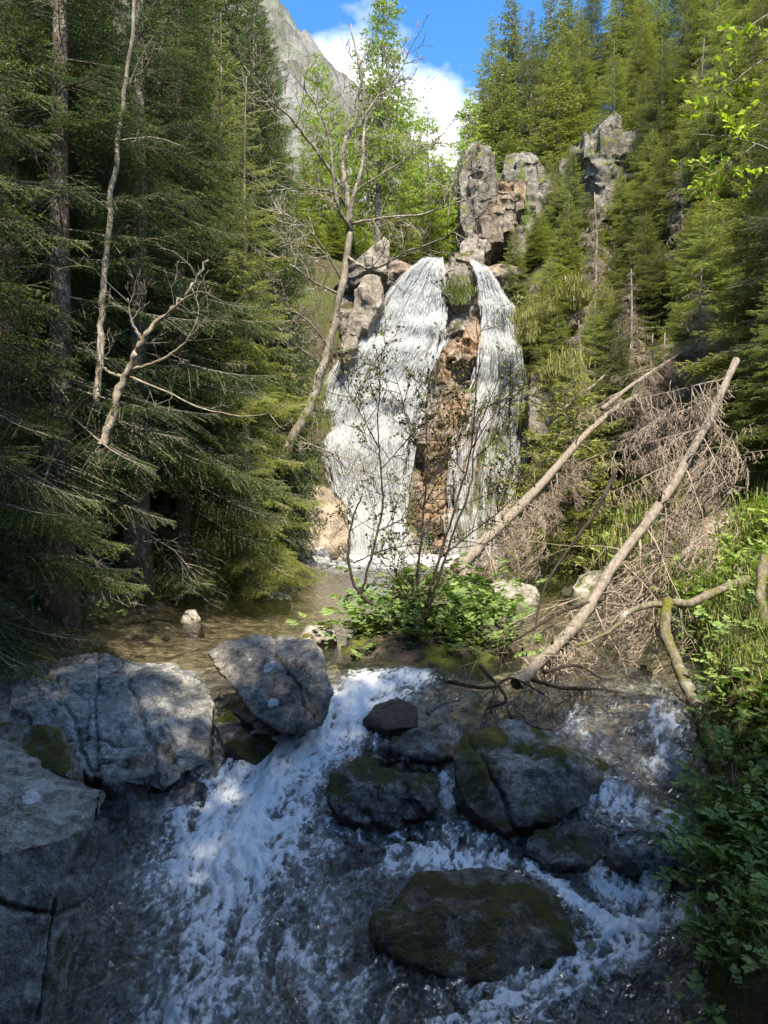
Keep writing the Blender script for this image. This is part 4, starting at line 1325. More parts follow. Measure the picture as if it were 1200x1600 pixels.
def spruce_meshes(name, h, spread, lod, seed, bare_to=0.08, dead_to=0.0, whorl=0.38, per=6, mat='needle', thin=1.0, bark_m='bark', top_power=0.8):
    r = np.random.default_rng(seed)
    n = 14
    tz = np.linspace(0, 1, n)
    path = np.stack([0.05 * np.cumsum(r.normal(size=n)) * 0.3, 0.05 * np.cumsum(r.normal(size=n)) * 0.3, tz * h], -1)
    path[:, :2] *= (1 - tz)[:, None] ** 0.3
    rad = h * 0.0125 * (1 - tz * 0.97) * (1 + 0.5 * np.exp(-tz * 25)) + 0.004
    tv, tt, tq = tube(path, rad, 9, 0.12, seed)
    trunk = mesh_from(name + "_trunk", tv, [tt, tq], MAT[bark_m])
    g = Geo()
    z = h * bare_to
    z_dead = h * dead_to
    if dead_to:
        z = 0.06 * h
    while z < h * 0.985:
        f = z / h
        c = np.array([np.interp(z, path[:, 2], path[:, 0]), np.interp(z, path[:, 2], path[:, 1]), z])
        low = min(1.0, 0.55 + 0.45 * (f / 0.18))
        L0 = spread * ((1 - f) ** top_power * low) + 0.10
        k = max(3, int(round(per * r.uniform(0.7, 1.25))))
        y0 = r.uniform(0, 6.28)
        for j in range(k):
            L = L0 * r.uniform(0.62, 1.18)
            yaw = y0 + j * 6.283 / k + r.uniform(-0.35, 0.35)
            pitch = math.radians(-16 + 50 * f ** 1.7 + r.uniform(-9, 9))
            o = c + np.array([0, 0, r.uniform(-0.5, 0.5) * whorl])
            if z < z_dead or r.random() > thin:
                tp, s = pick(DEAD, L * 0.8, r)
                place(g, tp, o, yaw, pitch - 0.1, r.uniform(-0.3, 0.3), s, 0, 1)
            else:
                tp, s = pick(SPR[lod], L, r)
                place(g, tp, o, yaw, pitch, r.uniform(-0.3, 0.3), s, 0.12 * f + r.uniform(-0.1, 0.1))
        z += whorl * (1.15 - 0.55 * f) * r.uniform(0.8, 1.2)
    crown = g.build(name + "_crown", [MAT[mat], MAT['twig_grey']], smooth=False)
    return h, trunk, crown


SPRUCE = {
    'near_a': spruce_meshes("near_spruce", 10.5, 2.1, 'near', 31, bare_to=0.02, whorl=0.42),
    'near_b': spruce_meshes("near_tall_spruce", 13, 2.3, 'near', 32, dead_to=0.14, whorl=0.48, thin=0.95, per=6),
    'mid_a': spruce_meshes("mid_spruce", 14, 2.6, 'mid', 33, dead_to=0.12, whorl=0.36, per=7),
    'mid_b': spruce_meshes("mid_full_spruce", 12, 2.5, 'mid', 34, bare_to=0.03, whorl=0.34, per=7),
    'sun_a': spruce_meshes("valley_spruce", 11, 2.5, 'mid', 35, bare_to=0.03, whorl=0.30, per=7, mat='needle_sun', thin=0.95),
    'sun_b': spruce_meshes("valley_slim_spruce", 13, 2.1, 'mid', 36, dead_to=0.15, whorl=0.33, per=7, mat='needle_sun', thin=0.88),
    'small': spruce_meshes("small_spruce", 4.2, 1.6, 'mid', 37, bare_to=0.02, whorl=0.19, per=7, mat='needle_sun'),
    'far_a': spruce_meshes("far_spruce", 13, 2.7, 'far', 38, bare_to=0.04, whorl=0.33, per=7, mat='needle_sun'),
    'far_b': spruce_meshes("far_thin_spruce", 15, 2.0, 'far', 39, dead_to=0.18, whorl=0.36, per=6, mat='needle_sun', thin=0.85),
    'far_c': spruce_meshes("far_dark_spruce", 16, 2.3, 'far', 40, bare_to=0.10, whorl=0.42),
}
print("tris", {k: len(v[2].polygons) for k, v in SPRUCE.items()})


def tree(kind, px, Y, top, label, group, yaw=None, wide=1.0, x=None, lean=(0, 0)):
    """A spruce standing on the ground at column px, its tip at row top."""
    h, trunk, crown = SPRUCE[kind]
    X = (px - 600) / F * Y if x is None else x
    z = float(terrain(np.array([X]), np.array([float(Y)]))[0]) - 0.15
    H = (800 - top) / F * Y - z
    s = max(H, 1.5) / h
    t = thing("spruce_tree", label, "tree", (X, Y, z), group)
    t.scale = (s ** 0.6 * wide, s ** 0.6 * wide, s)
    t.rotation_euler = (lean[0], lean[1], random.uniform(0, 6.28) if yaw is None else yaw)
    add("trunk", trunk, t)
    add("crown", crown, t)
    return t


LG = "dark spruces of the shaded left bank"
LB = "tall spruces deep in the left forest"
# left bank, near to far
tree('near_a', -75, 6.9, -700, "nearest dark spruce at the left picture edge with drooping boughs over the bank", LG, wide=0.9)
tree('near_b', 90, 9.2, -800, "tall dark trunked spruce behind the nearest boughs on the left bank", LG)
tree('near_a', 285, 12.6, -160, "broad spruce whose lower boughs hang over the shaded pool", LG)
ys2_ = tree('mid_b', 345, 13.6, 20, "sunlit spruce behind the younger pointed one at the forest edge", LG, wide=0.62)
ys_ = tree('near_a', 385, 13.4, 120, "younger pointed spruce with sunlit yellow-green tips beside the dark wall of trees", LG, wide=0.85)
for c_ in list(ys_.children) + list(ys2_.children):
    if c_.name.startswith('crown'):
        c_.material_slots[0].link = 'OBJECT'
        c_.material_slots[0].material = MAT['needle_sun']  # brighter needle colour makes these two crowns look sunlit
tree('near_b', 215, 11.5, -700, "tall spruce with dead lower limbs behind the leaning pale pole", LG)
tree('mid_b', 408, 17.0, 470, "short spruce below the leaning bare tree at the pool edge", LG, wide=0.85)
tree('mid_b', 398, 16.5, -60, "tall dark spruce forming the right border of the left forest", LG, wide=0.72)
tree('mid_b', 405, 19.5, -10, "spruce with pale drooping outer boughs against the blue sky", LG, wide=0.8)
tree('mid_b', 335, 17.0, -220, "tallest spruce rising above the sunlit young spruce", LG)
tree('mid_a', 20, 12.5, -900, "spruce trunk standing behind the left edge boughs", LG)
tree('near_b', 10, 9.8, -900, "spruce with grey dead twigs close to the left edge", LG)
tree('mid_b', 425, 22, 480, "bushy spruce in the dark recess left of the waterfall", LG, wide=0.8)
tree('mid_b', 445, 25.0, 400, "spruce at the dark gully left of the waterfall", LG, wide=0.7)
for i, (px, Y, top) in enumerate([(120, 14, -500), (250, 15.5, -330), (175, 18, -260), (60, 17, -330), (300, 20, -160), (370, 22.5, -110), (220, 23, -150), (100, 22, -250), (-40, 15, -500), (-120, 11, -700), (330, 27, -70), (400, 28, -30),
                                  (150, 28, -150), (20, 26, -220), (250, 30, -100), (-60, 21, -300), (415, 32, 60), (-150, 17, -400)]):
    tree('mid_a' if i % 2 else 'far_c', px, Y, top, "tall spruce deep inside the shaded left forest", LB)

# upper valley behind the waterfall
UV = "spruces on the slope above the waterfall"
for i, (px, Y, top) in enumerate([(500, 36, 215), (530, 42, 255), (560, 40, 300), (640, 44, 230), (660, 38, 255), (690, 42, 240), (672, 34, 300), (630, 36, 290), (700, 48, 250), (520, 32, 330), (545, 34, 350), (490, 30, 330), (475, 34, 230), (715, 40, 300), (640, 33, 330), (600, 46, 250)]):
    tree('far_a' if i % 2 else 'far_b', px, Y, top, "green spruce on the valley slope above the waterfall lip", UV)

# right-hand slope: ridge, middle, near
RR = "spruces along the ridge on the right"
for i, (px, Y, top) in enumerate([(768, 42, 20), (800, 44, -15), (735, 40, 150), (752, 38, 110), (785, 38, 80), (830, 40, 10), (860, 40, -40), (890, 44, -30), (925, 42, -60), (960, 46, -20), (990, 42, -80), (1030, 44, -60), (1070, 40, -150), (1110, 42, -120),
                                  (845, 46, 40), (1150, 40, -160), (1190, 38, -200), (1000, 37, -20), (1250, 36, -220), (870, 36, 60), (905, 37, 10)]):
    tree('far_b' if i % 3 == 0 else ('far_a' if i % 3 == 1 else 'sun_b'), px, Y, top, "tall spruce on the sunlit ridge right of the sky", RR, wide=1.25)
RM = "spruces on the sunlit right-hand slope"
for i, (px, Y, top) in enumerate([(870, 31, 250), (845, 29.5, 330), (890, 28, 300), (1010, 31, 110), (1035, 29, 60), (1075, 30, -20), (1120, 29, -60), (1165, 27, -80), (1000, 27, 290), (960, 26.5, 380), (905, 26.5, 430), (860, 27, 400), (830, 27.5, 450),
                                  (1045, 25, 210), (1090, 24, 120), (1140, 22, 40), (1190, 22, -40), (985, 24, 420), (930, 23.5, 470), (1030, 22, 380), (1075, 21, 330), (1120, 20, 260), (1180, 19, 150), (1240, 18, 0), (960, 33, 60), (1230, 25, -120),
                                  (890, 23, 540), (995, 20.5, 500), (1060, 19, 470), (1005, 35, 40), (840, 29, 400), (880, 28, 350), (920, 29, 300), (870, 26, 470), (905, 25.2, 520), (945, 25, 430), (1085, 27, 110), (1050, 33, 60), (1110, 33, -60), (1140, 25.5, 60), (1200, 20.5, 60), (1150, 17, 330), (1110, 18, 400), (1040, 18.2, 520), (1180, 15.5, 380), (1010, 23, 330), (970, 29, 260), (1020, 27.5, 200), (860, 34, 240), (890, 33, 230), (1000, 17.5, 600), (1075, 16.2, 560), (1130, 14.5, 540)]):
    tree('sun_a' if i % 2 else 'sun_b', px, Y, top, "yellow-green spruce on the sunlit right-hand slope", RM, wide=1.15)
RN = "near spruces on the right bank"
for px, Y, top, lb in [(803, 28.3, 352, "short spruce beside the top of the thin strand"), (858, 26.5, 440, "bushy spruce covering the ledges right of the thin strand"), (893, 29.4, 225, "slim spruce hugging the left side of the dark crag"), (1006, 29.4, 190, "spruce hugging the right side of the dark crag"), (935, 28.2, 345, "low spruce growing in front of the dark crag's foot"), (965, 27.5, 400, "bushy spruce below the dark crag"),
                       (838, 29.2, 330, "spruce growing in front of the grey bluff's right half"), (872, 30.5, 270, "spruce at the right end of the grey bluff")]:
    tree('sun_a', px, Y, top, lb, RM, wide=0.8)
tree('small', 895, 17.5, 560, "low bushy sunlit spruce at the right pool edge below the fallen trunk", RN, wide=1.25)
tree('sun_a', 965, 18.5, 500, "bushy spruce just right of the low sunlit spruce", RN)
tree('small', 872, 25.5, 610, "small spruce clinging to the ledges right of the waterfall", RN)
tree('sun_a', 1110, 15.5, 300, "spruce standing behind the upper end of the fallen trunk", RN)
tree('sun_a', 1210, 12.5, 100, "dark-shadowed spruce at the right picture edge", RN)
tree('near_a', 1290, 9.5, 330, "spruce whose boughs enter from the right picture edge", RN)
tree('sun_a', 1222, 10.2, 400, "bushy spruce crowding the top end of the long fallen trunk", RN, wide=0.9)
tree('near_a', 1275, 11.0, -60, "tall spruce at the right picture edge above the dark hollow", RN)
tree('small', 1160, 12.0, 640, "small spruce above the dark hollow on the right bank", RN, wide=1.2)

# forest at the photographer's left and back, which throws the foreground into shade
BK = "spruces standing beside and behind the viewpoint"
for i, (x, y, hh) in enumerate([(-5.4, 0.2, 12), (-6.6, 3.2, 13), (-3.6, -2.8, 12), (-2.6, -1.9, 14), (-1.0, -3.4, 15), (0.8, -4.2, 15), (2.4, -4.6, 14.5), (5.2, -3.0, 9), (0.4, -3.4, 17), (1.9, -3.1, 16), (3.2, -2.6, 11.5), (-3.2, -0.9, 14.5), (-1.9, -2.9, 17), (-0.9, -4.4, 18), (4.1, -0.9, 8.5), (-5.0, 1.3, 10), (-1.0, -2.3, 14), (1.1, -2.3, 14)]):
    z = float(terrain(np.array([x]), np.array([float(y)]))[0]) - 0.15
    t = tree('mid_b' if i % 2 else 'far_c', 0, y, 0, "dense spruce beside or behind the viewpoint", BK, x=x, wide=1.15)
    h = SPRUCE['mid_b' if i % 2 else 'far_c'][0]
    t.scale = (1.25, 1.25, hh / h)

# ------------------------------------------------------------------ larches and pale trees above the fall
r_ = np.random.default_rng(51)
SPR['larch'] = spray_set(r_, (0.6, 1.2, 2.0), step=0.24, step2=0.26, nlen=0.12, nwid=0.050, dens=15, droop=0.05, hang=0.5, flat=1.0)
SPRUCE['larch'] = spruce_meshes("larch", 11, 2.6, 'larch', 52, dead_to=0.0, bare_to=0.30, whorl=0.34, per=5, mat='larch', thin=0.92, top_power=0.6)
SPRUCE['larch_b'] = spruce_meshes("young_larch", 8, 2.2, 'larch', 53, bare_to=0.08, whorl=0.36, per=5, mat='larch', thin=0.9, top_power=0.7)
LA = "fresh green larches above the waterfall"


def larch(kind, px, Y, top, label, **kw):
    t = tree(kind, px, Y, top, label, LA, **kw)
    t.name = "larch_tree"
    return t


larch('larch', 588, 31, -30, "tall fresh green larch with a bare lower trunk above the left of the waterfall lip", lean=(0, 0.03))
larch('larch_b', 497, 40, 80, "bright yellow-green larch against the grey mountain beside the dark forest edge")
larch('larch_b', 505, 33, 225, "small yellow-green larch low in the gap left of the tall larch")
larch('larch_b', 668, 36, 170, "feathery larch leaning into the gap of blue sky")
larch('larch_b', 735, 37, 140, "pale green larch at the left end of the right-hand ridge")
larch('larch_b', 640, 45, 150, "distant larch between the tall larch and the ridge")
larch('larch_b', 815, 31.5, 255, "small fresh green larch on the right of the grey bluff", wide=0.45)
larch('larch_b', 520, 37, 150, "feathery yellow-green larch half hiding the grey mountain's face")
larch('larch_b', 560, 43, 175, "slim pale larch in front of the grey mountain's right flank", wide=0.8)
larch('larch_b', 545, 38, 270, "yellow-green larch low in front of the grey mountain foot")

# ------------------------------------------------------------------ leafless trees


def grow_twigs(path, rad, r, n, ln, rad0=0.006, up=0.35, lv=2, droop=0.0, start=0.2):
    """Curving bare twigs growing off a limb; each twig forks again."""
    wa, wb, w0, w1, tips = [], [], [], [], []

    def walk(p, d, l, r0, level):
        k = max(3, int(l / 0.10))
        pts, ds = [p], [d]
        bend = r.normal(size=3) * 0.16
        for i in range(k):
            d = d + bend / k * 3 + r.normal(size=3) * 0.11 + np.array([0, 0, (up - droop) / k])
            d = d / np.linalg.norm(d)
            pts.append(pts[-1] + d * l / k)
            ds.append(d)
        for i in range(k):
            wa.append(pts[i]); wb.append(pts[i + 1])
            w0.append(r0 * (1 - 0.75 * i / k)); w1.append(r0 * (1 - 0.75 * (i + 1) / k))
        tips.append((pts[-1], ds[-1]))
        for i in range(1, k):
            if r.random() < 0.22:
                tips.append((pts[i], ds[i]))
        if level < lv:
            for j in range(int(r.integers(2, 5))):
                i = int(r.integers(1, k + 1))
                s = np.cross(ds[i], r.normal(size=3))
                s /= np.linalg.norm(s) + 1e-9
                nd = ds[i] * 0.65 + s * r.uniform(0.4, 0.8)
                walk(pts[i], nd / np.linalg.norm(nd), l * r.uniform(0.35, 0.65), r0 * 0.55, level + 1)
    m_ = len(path)
    tan = np.gradient(path, axis=0)
    for j in range(n):
        i = int((start + (0.98 - start) * r.random()) * (m_ - 1))
        t = tan[i] / (np.linalg.norm(tan[i]) + 1e-9)
        s = np.cross(t, r.normal(size=3))
        s /= np.linalg.norm(s) + 1e-9
        d = t * r.uniform(0.3, 0.8) + s * r.uniform(0.5, 1.0)
        walk(path[i], d / np.linalg.norm(d), ln * r.uniform(0.5, 1.3), rad0, 0)
    v, q = segs_to_prisms(np.array(wa), np.array(wb), np.maximum(np.array(w0), rad0 * 0.45), np.maximum(np.array(w1), rad0 * 0.38))
    return v, q, tips


def bare_tree(name, label, cat, mat, limbs, seed, twig_n=10, twig_len=0.8, twig_rad=0.006, mat_twig=None, up=0.35, lv=2, buds=None, bud_mat=None, droop=0.0):
    """limbs: list of (pixel path [(px,py,Y)...], r_base, r_tip); the first is the trunk."""
    r = np.random.default_rng(seed)
    base = P(*limbs[0][0][0])
    t = thing(name, label, cat, tuple(base))
    for k, (pth, ra, rb) in enumerate(limbs):
        pts = np.array([P(*p) for p in pth]) - base
        n = max(8, 5 * len(pth))
        path = resample(pts, n) + np.concatenate([np.zeros((1, 3)), r.normal(size=(n - 1, 3)) * min(ra * 0.25, 0.02)])
        v, tt, q = tube(path, np.linspace(ra, rb, n), 9 if ra > 0.03 else 6, 0.15, seed + k)
        limb = add("trunk" if k == 0 else "limb", mesh_from(name + "_limb", v, [tt, q], MAT[mat]), t)
        nt = twig_n if k else max(2, twig_n // 2)
        if nt:
            tv, tq, tips = grow_twigs(path, ra, r, nt, twig_len, twig_rad, up, lv, droop, 0.55 if k == 0 else 0.15)
            add("twigs", mesh_from(name + "_twigs", tv, [tq], MAT[mat_twig or mat]), limb, kind='stuff')
            if buds:
                g = Geo()
                P0 = np.array([p for p, d in tips])
                D0 = np.array([d for p, d in tips])
                for rep_ in range(buds[1]):
                    N = len(P0)
                    dd = D0 * 0.6 + r.normal(size=(N, 3)) * 0.8
                    dd /= np.linalg.norm(dd, axis=1)[:, None]
                    sd = np.cross(dd, r.normal(size=(N, 3)))
                    sd /= np.linalg.norm(sd, axis=1)[:, None] + 1e-9
                    l = buds[0] * r.uniform(0.6, 1.3, N)[:, None]
                    o = P0 + r.normal(size=(N, 3)) * 0.012
                    g.tris(np.stack([o, o + dd * l * 0.55 + sd * l * 0.32, o + dd * l], 1), r.random(N))
                    g.tris(np.stack([o, o + dd * l, o + dd * l * 0.55 - sd * l * 0.32], 1), r.random(N))
                add("buds", g.build(name + "_buds", MAT[bud_mat or 'bud'], smooth=False), limb, kind='stuff')
    return t


Y1 = 15.5
bare_tree("bare_tree", "tall leafless tree leaning right in front of the left forest, forked above the waterfall", "tree", 'bark_pale', [
    ([(415, 745, Y1), (445, 705, Y1), (482, 640, Y1 - .1), (500, 590, Y1 - .2), (520, 510, Y1 - .3), (538, 425, Y1 - .4), (547, 350, Y1 - .5), (540, 290, Y1 - .6), (536, 230, Y1 - .7), (553, 195, Y1 - .8), (562, 150, Y1 - .9), (565, 90, Y1 - 1)], 0.115, 0.022),
    ([(547, 350, Y1 - .5), (552, 310, Y1 - .6), (566, 260, Y1 - .7), (568, 170, Y1 - .8), (562, 110, Y1 - .9), (548, 40, Y1 - 1)], 0.05, 0.014),
    ([(548, 360, Y1 - .5), (525, 310, Y1 - .9), (515, 220, Y1 - 1.2), (490, 160, Y1 - 1.4), (460, 120, Y1 - 1.6)], 0.04, 0.010),
    ([(540, 300, Y1 - .6), (490, 230, Y1 - 1), (450, 180, Y1 - 1.4), (415, 150, Y1 - 1.7), (380, 100, Y1 - 2)], 0.035, 0.008),
    ([(545, 330, Y1 - .5), (520, 300, Y1 - .4), (460, 295, Y1 - .6), (410, 300, Y1 - .9)], 0.022, 0.006),
    ([(540, 400, Y1 - .4), (580, 420, Y1 - .9), (640, 392, Y1 - 1.4), (700, 368, Y1 - 2), (745, 320, Y1 - 2.6)], 0.032, 0.006),
    ([(548, 350, Y1 - .5), (600, 340, Y1 - 1), (660, 335, Y1 - 1.6), (720, 315, Y1 - 2), (770, 300, Y1 - 2.4)], 0.03, 0.006),
    ([(552, 300, Y1 - .6), (600, 270, Y1 - .8), (650, 240, Y1 - 1), (690, 215, Y1 - 1.2)], 0.02, 0.005),
    ([(560, 200, Y1 - .8), (590, 150, Y1 - .8), (620, 120, Y1 - .9), (640, 80, Y1 - 1)], 0.02, 0.005),
    ([(530, 460, Y1 - .35), (490, 440, Y1 - 1), (450, 410, Y1 - 1.5), (415, 395, Y1 - 1.9)], 0.025, 0.006),
    ([(535, 440, Y1 - .35), (500, 380, Y1 - 1), (465, 345, Y1 - 1.5), (430, 330, Y1 - 2)], 0.022, 0.006),
    ([(512, 540, Y1 - .3), (480, 500, Y1 - .8), (440, 480, Y1 - 1.3), (385, 470, Y1 - 1.8)], 0.022, 0.005),
    ([(505, 570, Y1 - .2), (470, 545, Y1 - .6), (440, 520, Y1 - 1), (400, 500, Y1 - 1.4)], 0.018, 0.005),
    ([(470, 690, Y1 - .1), (500, 700, Y1 - .8), (545, 720, Y1 - 1.4), (575, 745, Y1 - 1.9)], 0.02, 0.005),
], 61, twig_n=13, twig_len=0.75, twig_rad=0.012, up=0.2)

Y2 = 9.0
bare_tree("bare_tree", "slender pale leaning pole of a tree in the shaded left forest", "tree", 'bark_pale', [
    ([(152, 640, Y2), (156, 560, Y2), (160, 470, Y2), (172, 330, Y2 - .1), (185, 220, Y2 - .2), (200, 110, Y2 - .3), (208, 20, Y2 - .4), (212, -60, Y2 - .5)], 0.045, 0.014),
    ([(185, 220, Y2 - .2), (240, 215, Y2 - .4), (290, 230, Y2 - .6)], 0.012, 0.003),
    ([(172, 330, Y2 - .1), (130, 300, Y2 - .5), (80, 290, Y2 - .8)], 0.012, 0.003),
    ([(195, 150, Y2 - .2), (225, 80, Y2 - .4), (260, 30, Y2 - .6)], 0.012, 0.003)], 62, twig_n=4, twig_len=0.5, twig_rad=0.004)
Y3 = 8.6
bare_tree("bare_tree", "small grey leafless tree forking in two in the left forest shade", "tree", 'bark_pale', [
    ([(150, 720, Y3), (163, 690, Y3), (180, 630, Y3), (195, 590, Y3), (212, 555, Y3 - .1), (228, 525, Y3 - .1), (270, 485, Y3 - .2), (300, 450, Y3 - .3), (325, 405, Y3 - .4)], 0.062, 0.012),
    ([(195, 590, Y3), (168, 580, Y3), (157, 560, Y3), (157, 520, Y3)], 0.022, 0.008),
    ([(203, 578, Y3), (245, 565, Y3 - .2), (290, 535, Y3 - .4), (310, 490, Y3 - .5), (300, 450, Y3 - .6)], 0.02, 0.004),
    ([(222, 532, Y3 - .1), (205, 500, Y3 - .1), (200, 465, Y3 - .2)], 0.02, 0.006),
    ([(200, 588, Y3), (260, 612, Y3 - .4), (320, 640, Y3 - .8), (400, 650, Y3 - 1.2), (450, 625, Y3 - 1.6)], 0.014, 0.003),
    ([(250, 500, Y3 - .2), (300, 460, Y3 - .6), (330, 458, Y3 - .8)], 0.012, 0.003)], 63, twig_n=5, twig_len=0.5, twig_rad=0.004)
# thick pale trunk in the gap of the left forest
bare_tree("dead_tree", "thick pale dead trunk with a sunlit patch deep in the left forest", "tree", 'bark_pale', [
    ([(140, 760, 13.5), (150, 560, 13.5), (165, 420, 13.5), (178, 250, 13.5), (186, 60, 13.5), (190, -120, 13.5)], 0.24, 0.16)], 64, twig_n=0)

# dark saplings on the islet in front of the fall
Y4 = 8.1
bare_tree("sapling", "dark forked budding sapling rising from the left of the leafy islet", "sapling", 'twig_dark', [
    ([(640, 985, Y4), (600, 955, Y4), (570, 935, Y4), (552, 910, Y4), (544, 860, Y4), (552, 810, Y4), (566, 770, Y4 - .1)], 0.028, 0.007),
    ([(565, 930, Y4), (575, 890, Y4), (590, 830, Y4), (598, 790, Y4), (594, 720, Y4 - .1), (590, 660, Y4 - .1), (594, 590, Y4 - .2), (588, 545, Y4 - .2)], 0.017, 0.004),
    ([(594, 735, Y4), (625, 700, Y4), (660, 660, Y4 - .1), (680, 620, Y4 - .1)], 0.008, 0.003),
    ([(592, 700, Y4), (560, 640, Y4), (535, 600, Y4), (520, 575, Y4)], 0.008, 0.003),
    ([(552, 880, Y4), (600, 860, Y4 + .1), (660, 850, Y4 + .2), (700, 860, Y4 + .3)], 0.009, 0.003),
    ([(590, 830, Y4), (640, 805, Y4 + .1), (690, 770, Y4 + .2)], 0.008, 0.003)], 65, twig_n=10, twig_len=0.42, twig_rad=0.0060, mat_twig='twig_dark', buds=(0.036, 2))
bare_tree("sapling", "straight dark middle sapling of the leafy islet", "sapling", 'twig_dark', [
    ([(655, 960, Y4 + .1), (652, 900, Y4 + .1), (657, 850, Y4 + .1), (664, 780, Y4 + .1), (668, 700, Y4), (665, 640, Y4), (672, 590, Y4)], 0.018, 0.004),
    ([(662, 790, Y4 + .1), (690, 740, Y4), (715, 690, Y4), (730, 640, Y4)], 0.008, 0.003),
    ([(666, 720, Y4), (640, 670, Y4), (625, 610, Y4), (610, 570, Y4)], 0.007, 0.003)], 66, twig_n=8, twig_len=0.4, twig_rad=0.0058, buds=(0.036, 2))
bare_tree("sapling", "dark sapling with several stems slanting right from the leafy islet", "sapling", 'twig_dark', [
    ([(655, 985, Y4 - .1), (672, 920, Y4 - .1), (690, 860, Y4 - .1), (712, 790, Y4 - .1), (732, 720, Y4 - .1), (742, 640, Y4 - .2), (745, 560, Y4 - .2), (746, 500, Y4 - .2)], 0.02, 0.004),
    ([(660, 985, Y4 - .1), (682, 915, Y4 - .15), (706, 840, Y4 - .15), (735, 760, Y4 - .2), (742, 690, Y4 - .2), (768, 620, Y4 - .3), (792, 560, Y4 - .3)], 0.018, 0.003),
    ([(690, 870, Y4 - .1), (740, 830, Y4 - .2), (790, 790, Y4 - .3), (830, 740, Y4 - .4)], 0.009, 0.003),
    ([(725, 740, Y4 - .1), (690, 690, Y4 - .1), (700, 640, Y4 - .1)], 0.007, 0.003),
    ([(665, 960, Y4 - .2), (640, 940, Y4 - .5), (620, 900, Y4 - .6), (625, 860, Y4 - .6)], 0.009, 0.003),
    ([(738, 700, Y4 - .2), (770, 650, Y4 - .3), (800, 630, Y4 - .3), (850, 610, Y4 - .4)], 0.007, 0.002)], 67, twig_n=9, twig_len=0.45, twig_rad=0.0060, buds=(0.036, 2))

# ------------------------------------------------------------------ fallen trees and dead wood
CURT = [(L, [bare_spray(L, r_, 0.045, 0.045, 0.05, 1.5, 0.008, 0.6, 0.0028) for _ in range(3)]) for L in (0.7, 1.2)]


def fallen(name, label, path, ra, rb, mat, boughs, seed, sides=12, cut=False, mat_twig='twig_dead', rough=0.12):
    r = np.random.default_rng(seed)
    base = P(*path[0])
    t = thing(name, label, "fallen tree", tuple(base))
    pts = resample(np.array([P(*p) for p in path]) - base, 40)
    pts[1:-1] += r.normal(size=(38, 3)) * ra * 0.06
    rad = np.linspace(ra, rb, 40) * (1 + 0.05 * r.normal(size=40))
    v, tt, q = tube(pts, rad, sides, rough, seed)
    add("trunk", mesh_from(name + "_trunk", v, [tt, q], MAT[mat]), t)
    if cut:
        d = pts[0] - pts[1]
        d /= np.linalg.norm(d)
        vv, t2, q2 = tube(np.array([pts[0] + d * 0.001, pts[0] + d * 0.02]), [ra * 0.97, ra * 0.93], sides, 0.05, seed)
        add("cut_end", mesh_from(name + "_cut", vv, [t2, q2], MAT['sawn']), t)
    for (f, yaw, pitch, L, kind) in boughs:
        tp, s = pick(CURT if kind else DEAD, L, r)
        g = Geo()
        place(g, tp, np.zeros(3), math.radians(yaw), math.radians(pitch), r.uniform(-0.4, 0.4), s, 0, 0)
        i = f * 39
        o = pts[int(i)] + (pts[min(int(i) + 1, 39)] - pts[int(i)]) * (i - int(i))
        add("branch", g.build(name + "_branch", [MAT[mat_twig]], smooth=False), t, tuple(o))
    return t


def stubs(t, path, ra, rb, n, seed, mat='log'):
    r = np.random.default_rng(seed)
    base = np.array(t.location)
    pts = resample(np.array([P(*p) for p in path]) - base, 60)
    for k in range(n):
        f = r.uniform(0.08, 0.97)
        i = int(f * 58)
        d = pts[i + 1] - pts[i]
        d /= np.linalg.norm(d)
        sd = np.cross(d, r.normal(size=3))
        sd /= np.linalg.norm(sd)
        dd = sd + d * r.uniform(0.1, 0.6)
        rad = (ra * (1 - f) + rb * f)
        L = rad * r.uniform(1.4, 5.0)
        v, tt, q = tube(np.array([pts[i] + sd * rad * 0.6, pts[i] + dd * (rad * 0.6 + L * 0.5), pts[i] + dd * (rad * 0.6 + L) + np.array([0, 0, -0.2 * L])]), [rad * 0.28, rad * 0.16, rad * 0.06], 5, 0.2, seed + k)
        add("branch_stub", mesh_from("branch_stub", v, [tt, q], MAT[mat]), t)


rb_ = np.random.default_rng(71)
b2 = [(0.52, -20, -50, 1.1, 1), (0.56, 10, -62, 1.2, 1), (0.60, -70, -55, 1.1, 1), (0.64, 20, -35, 1.2, 1), (0.47, -40, -60, 1.1, 1), (0.68, -10, -45, 1.0, 1), (0.70, 60, -30, 0.9, 1), (0.62, -120, -60, 1.0, 1), (0.58, -50, -68, 1.2, 1), (0.66, -100, -50, 1.0, 1),
      (0.74, -30, -55, 1.0, 1), (0.78, 10, -40, 1.1, 1), (0.82, -60, -50, 1.0, 1), (0.86, 30, -20, 1.2, 1), (0.90, 150, 0, 1.3, 1), (0.84, 170, -20, 1.4, 1), (0.77, 165, -30, 1.1, 1), (0.94, 120, -10, 1.2, 1), (0.96, 200, -20, 1.5, 1), (0.54, 150, 10, 1.0, 0),
      (0.42, 165, -10, 1.1, 0), (0.35, 175, -25, 1.4, 0), (0.30, 170, -35, 1.1, 1), (0.25, -40, -60, 0.9, 1), (0.20, -90, -60, 0.8, 1), (0.15, -20, -50, 0.9, 1), (0.12, 180, -30, 0.9, 0), (0.28, -100, -70, 0.8, 1), (0.10, -60, -40, 0.8, 1), (0.17, 10, -30, 0.8, 0), (0.33, 0, -55, 0.7, 1), (0.40, -60, -60, 0.8, 1)]
b2 += [(rb_.uniform(0.08, 0.5), rb_.uniform(-180, 180), rb_.uniform(-80, -30), rb_.uniform(0.5, 0.9), 1) for _ in range(12)]
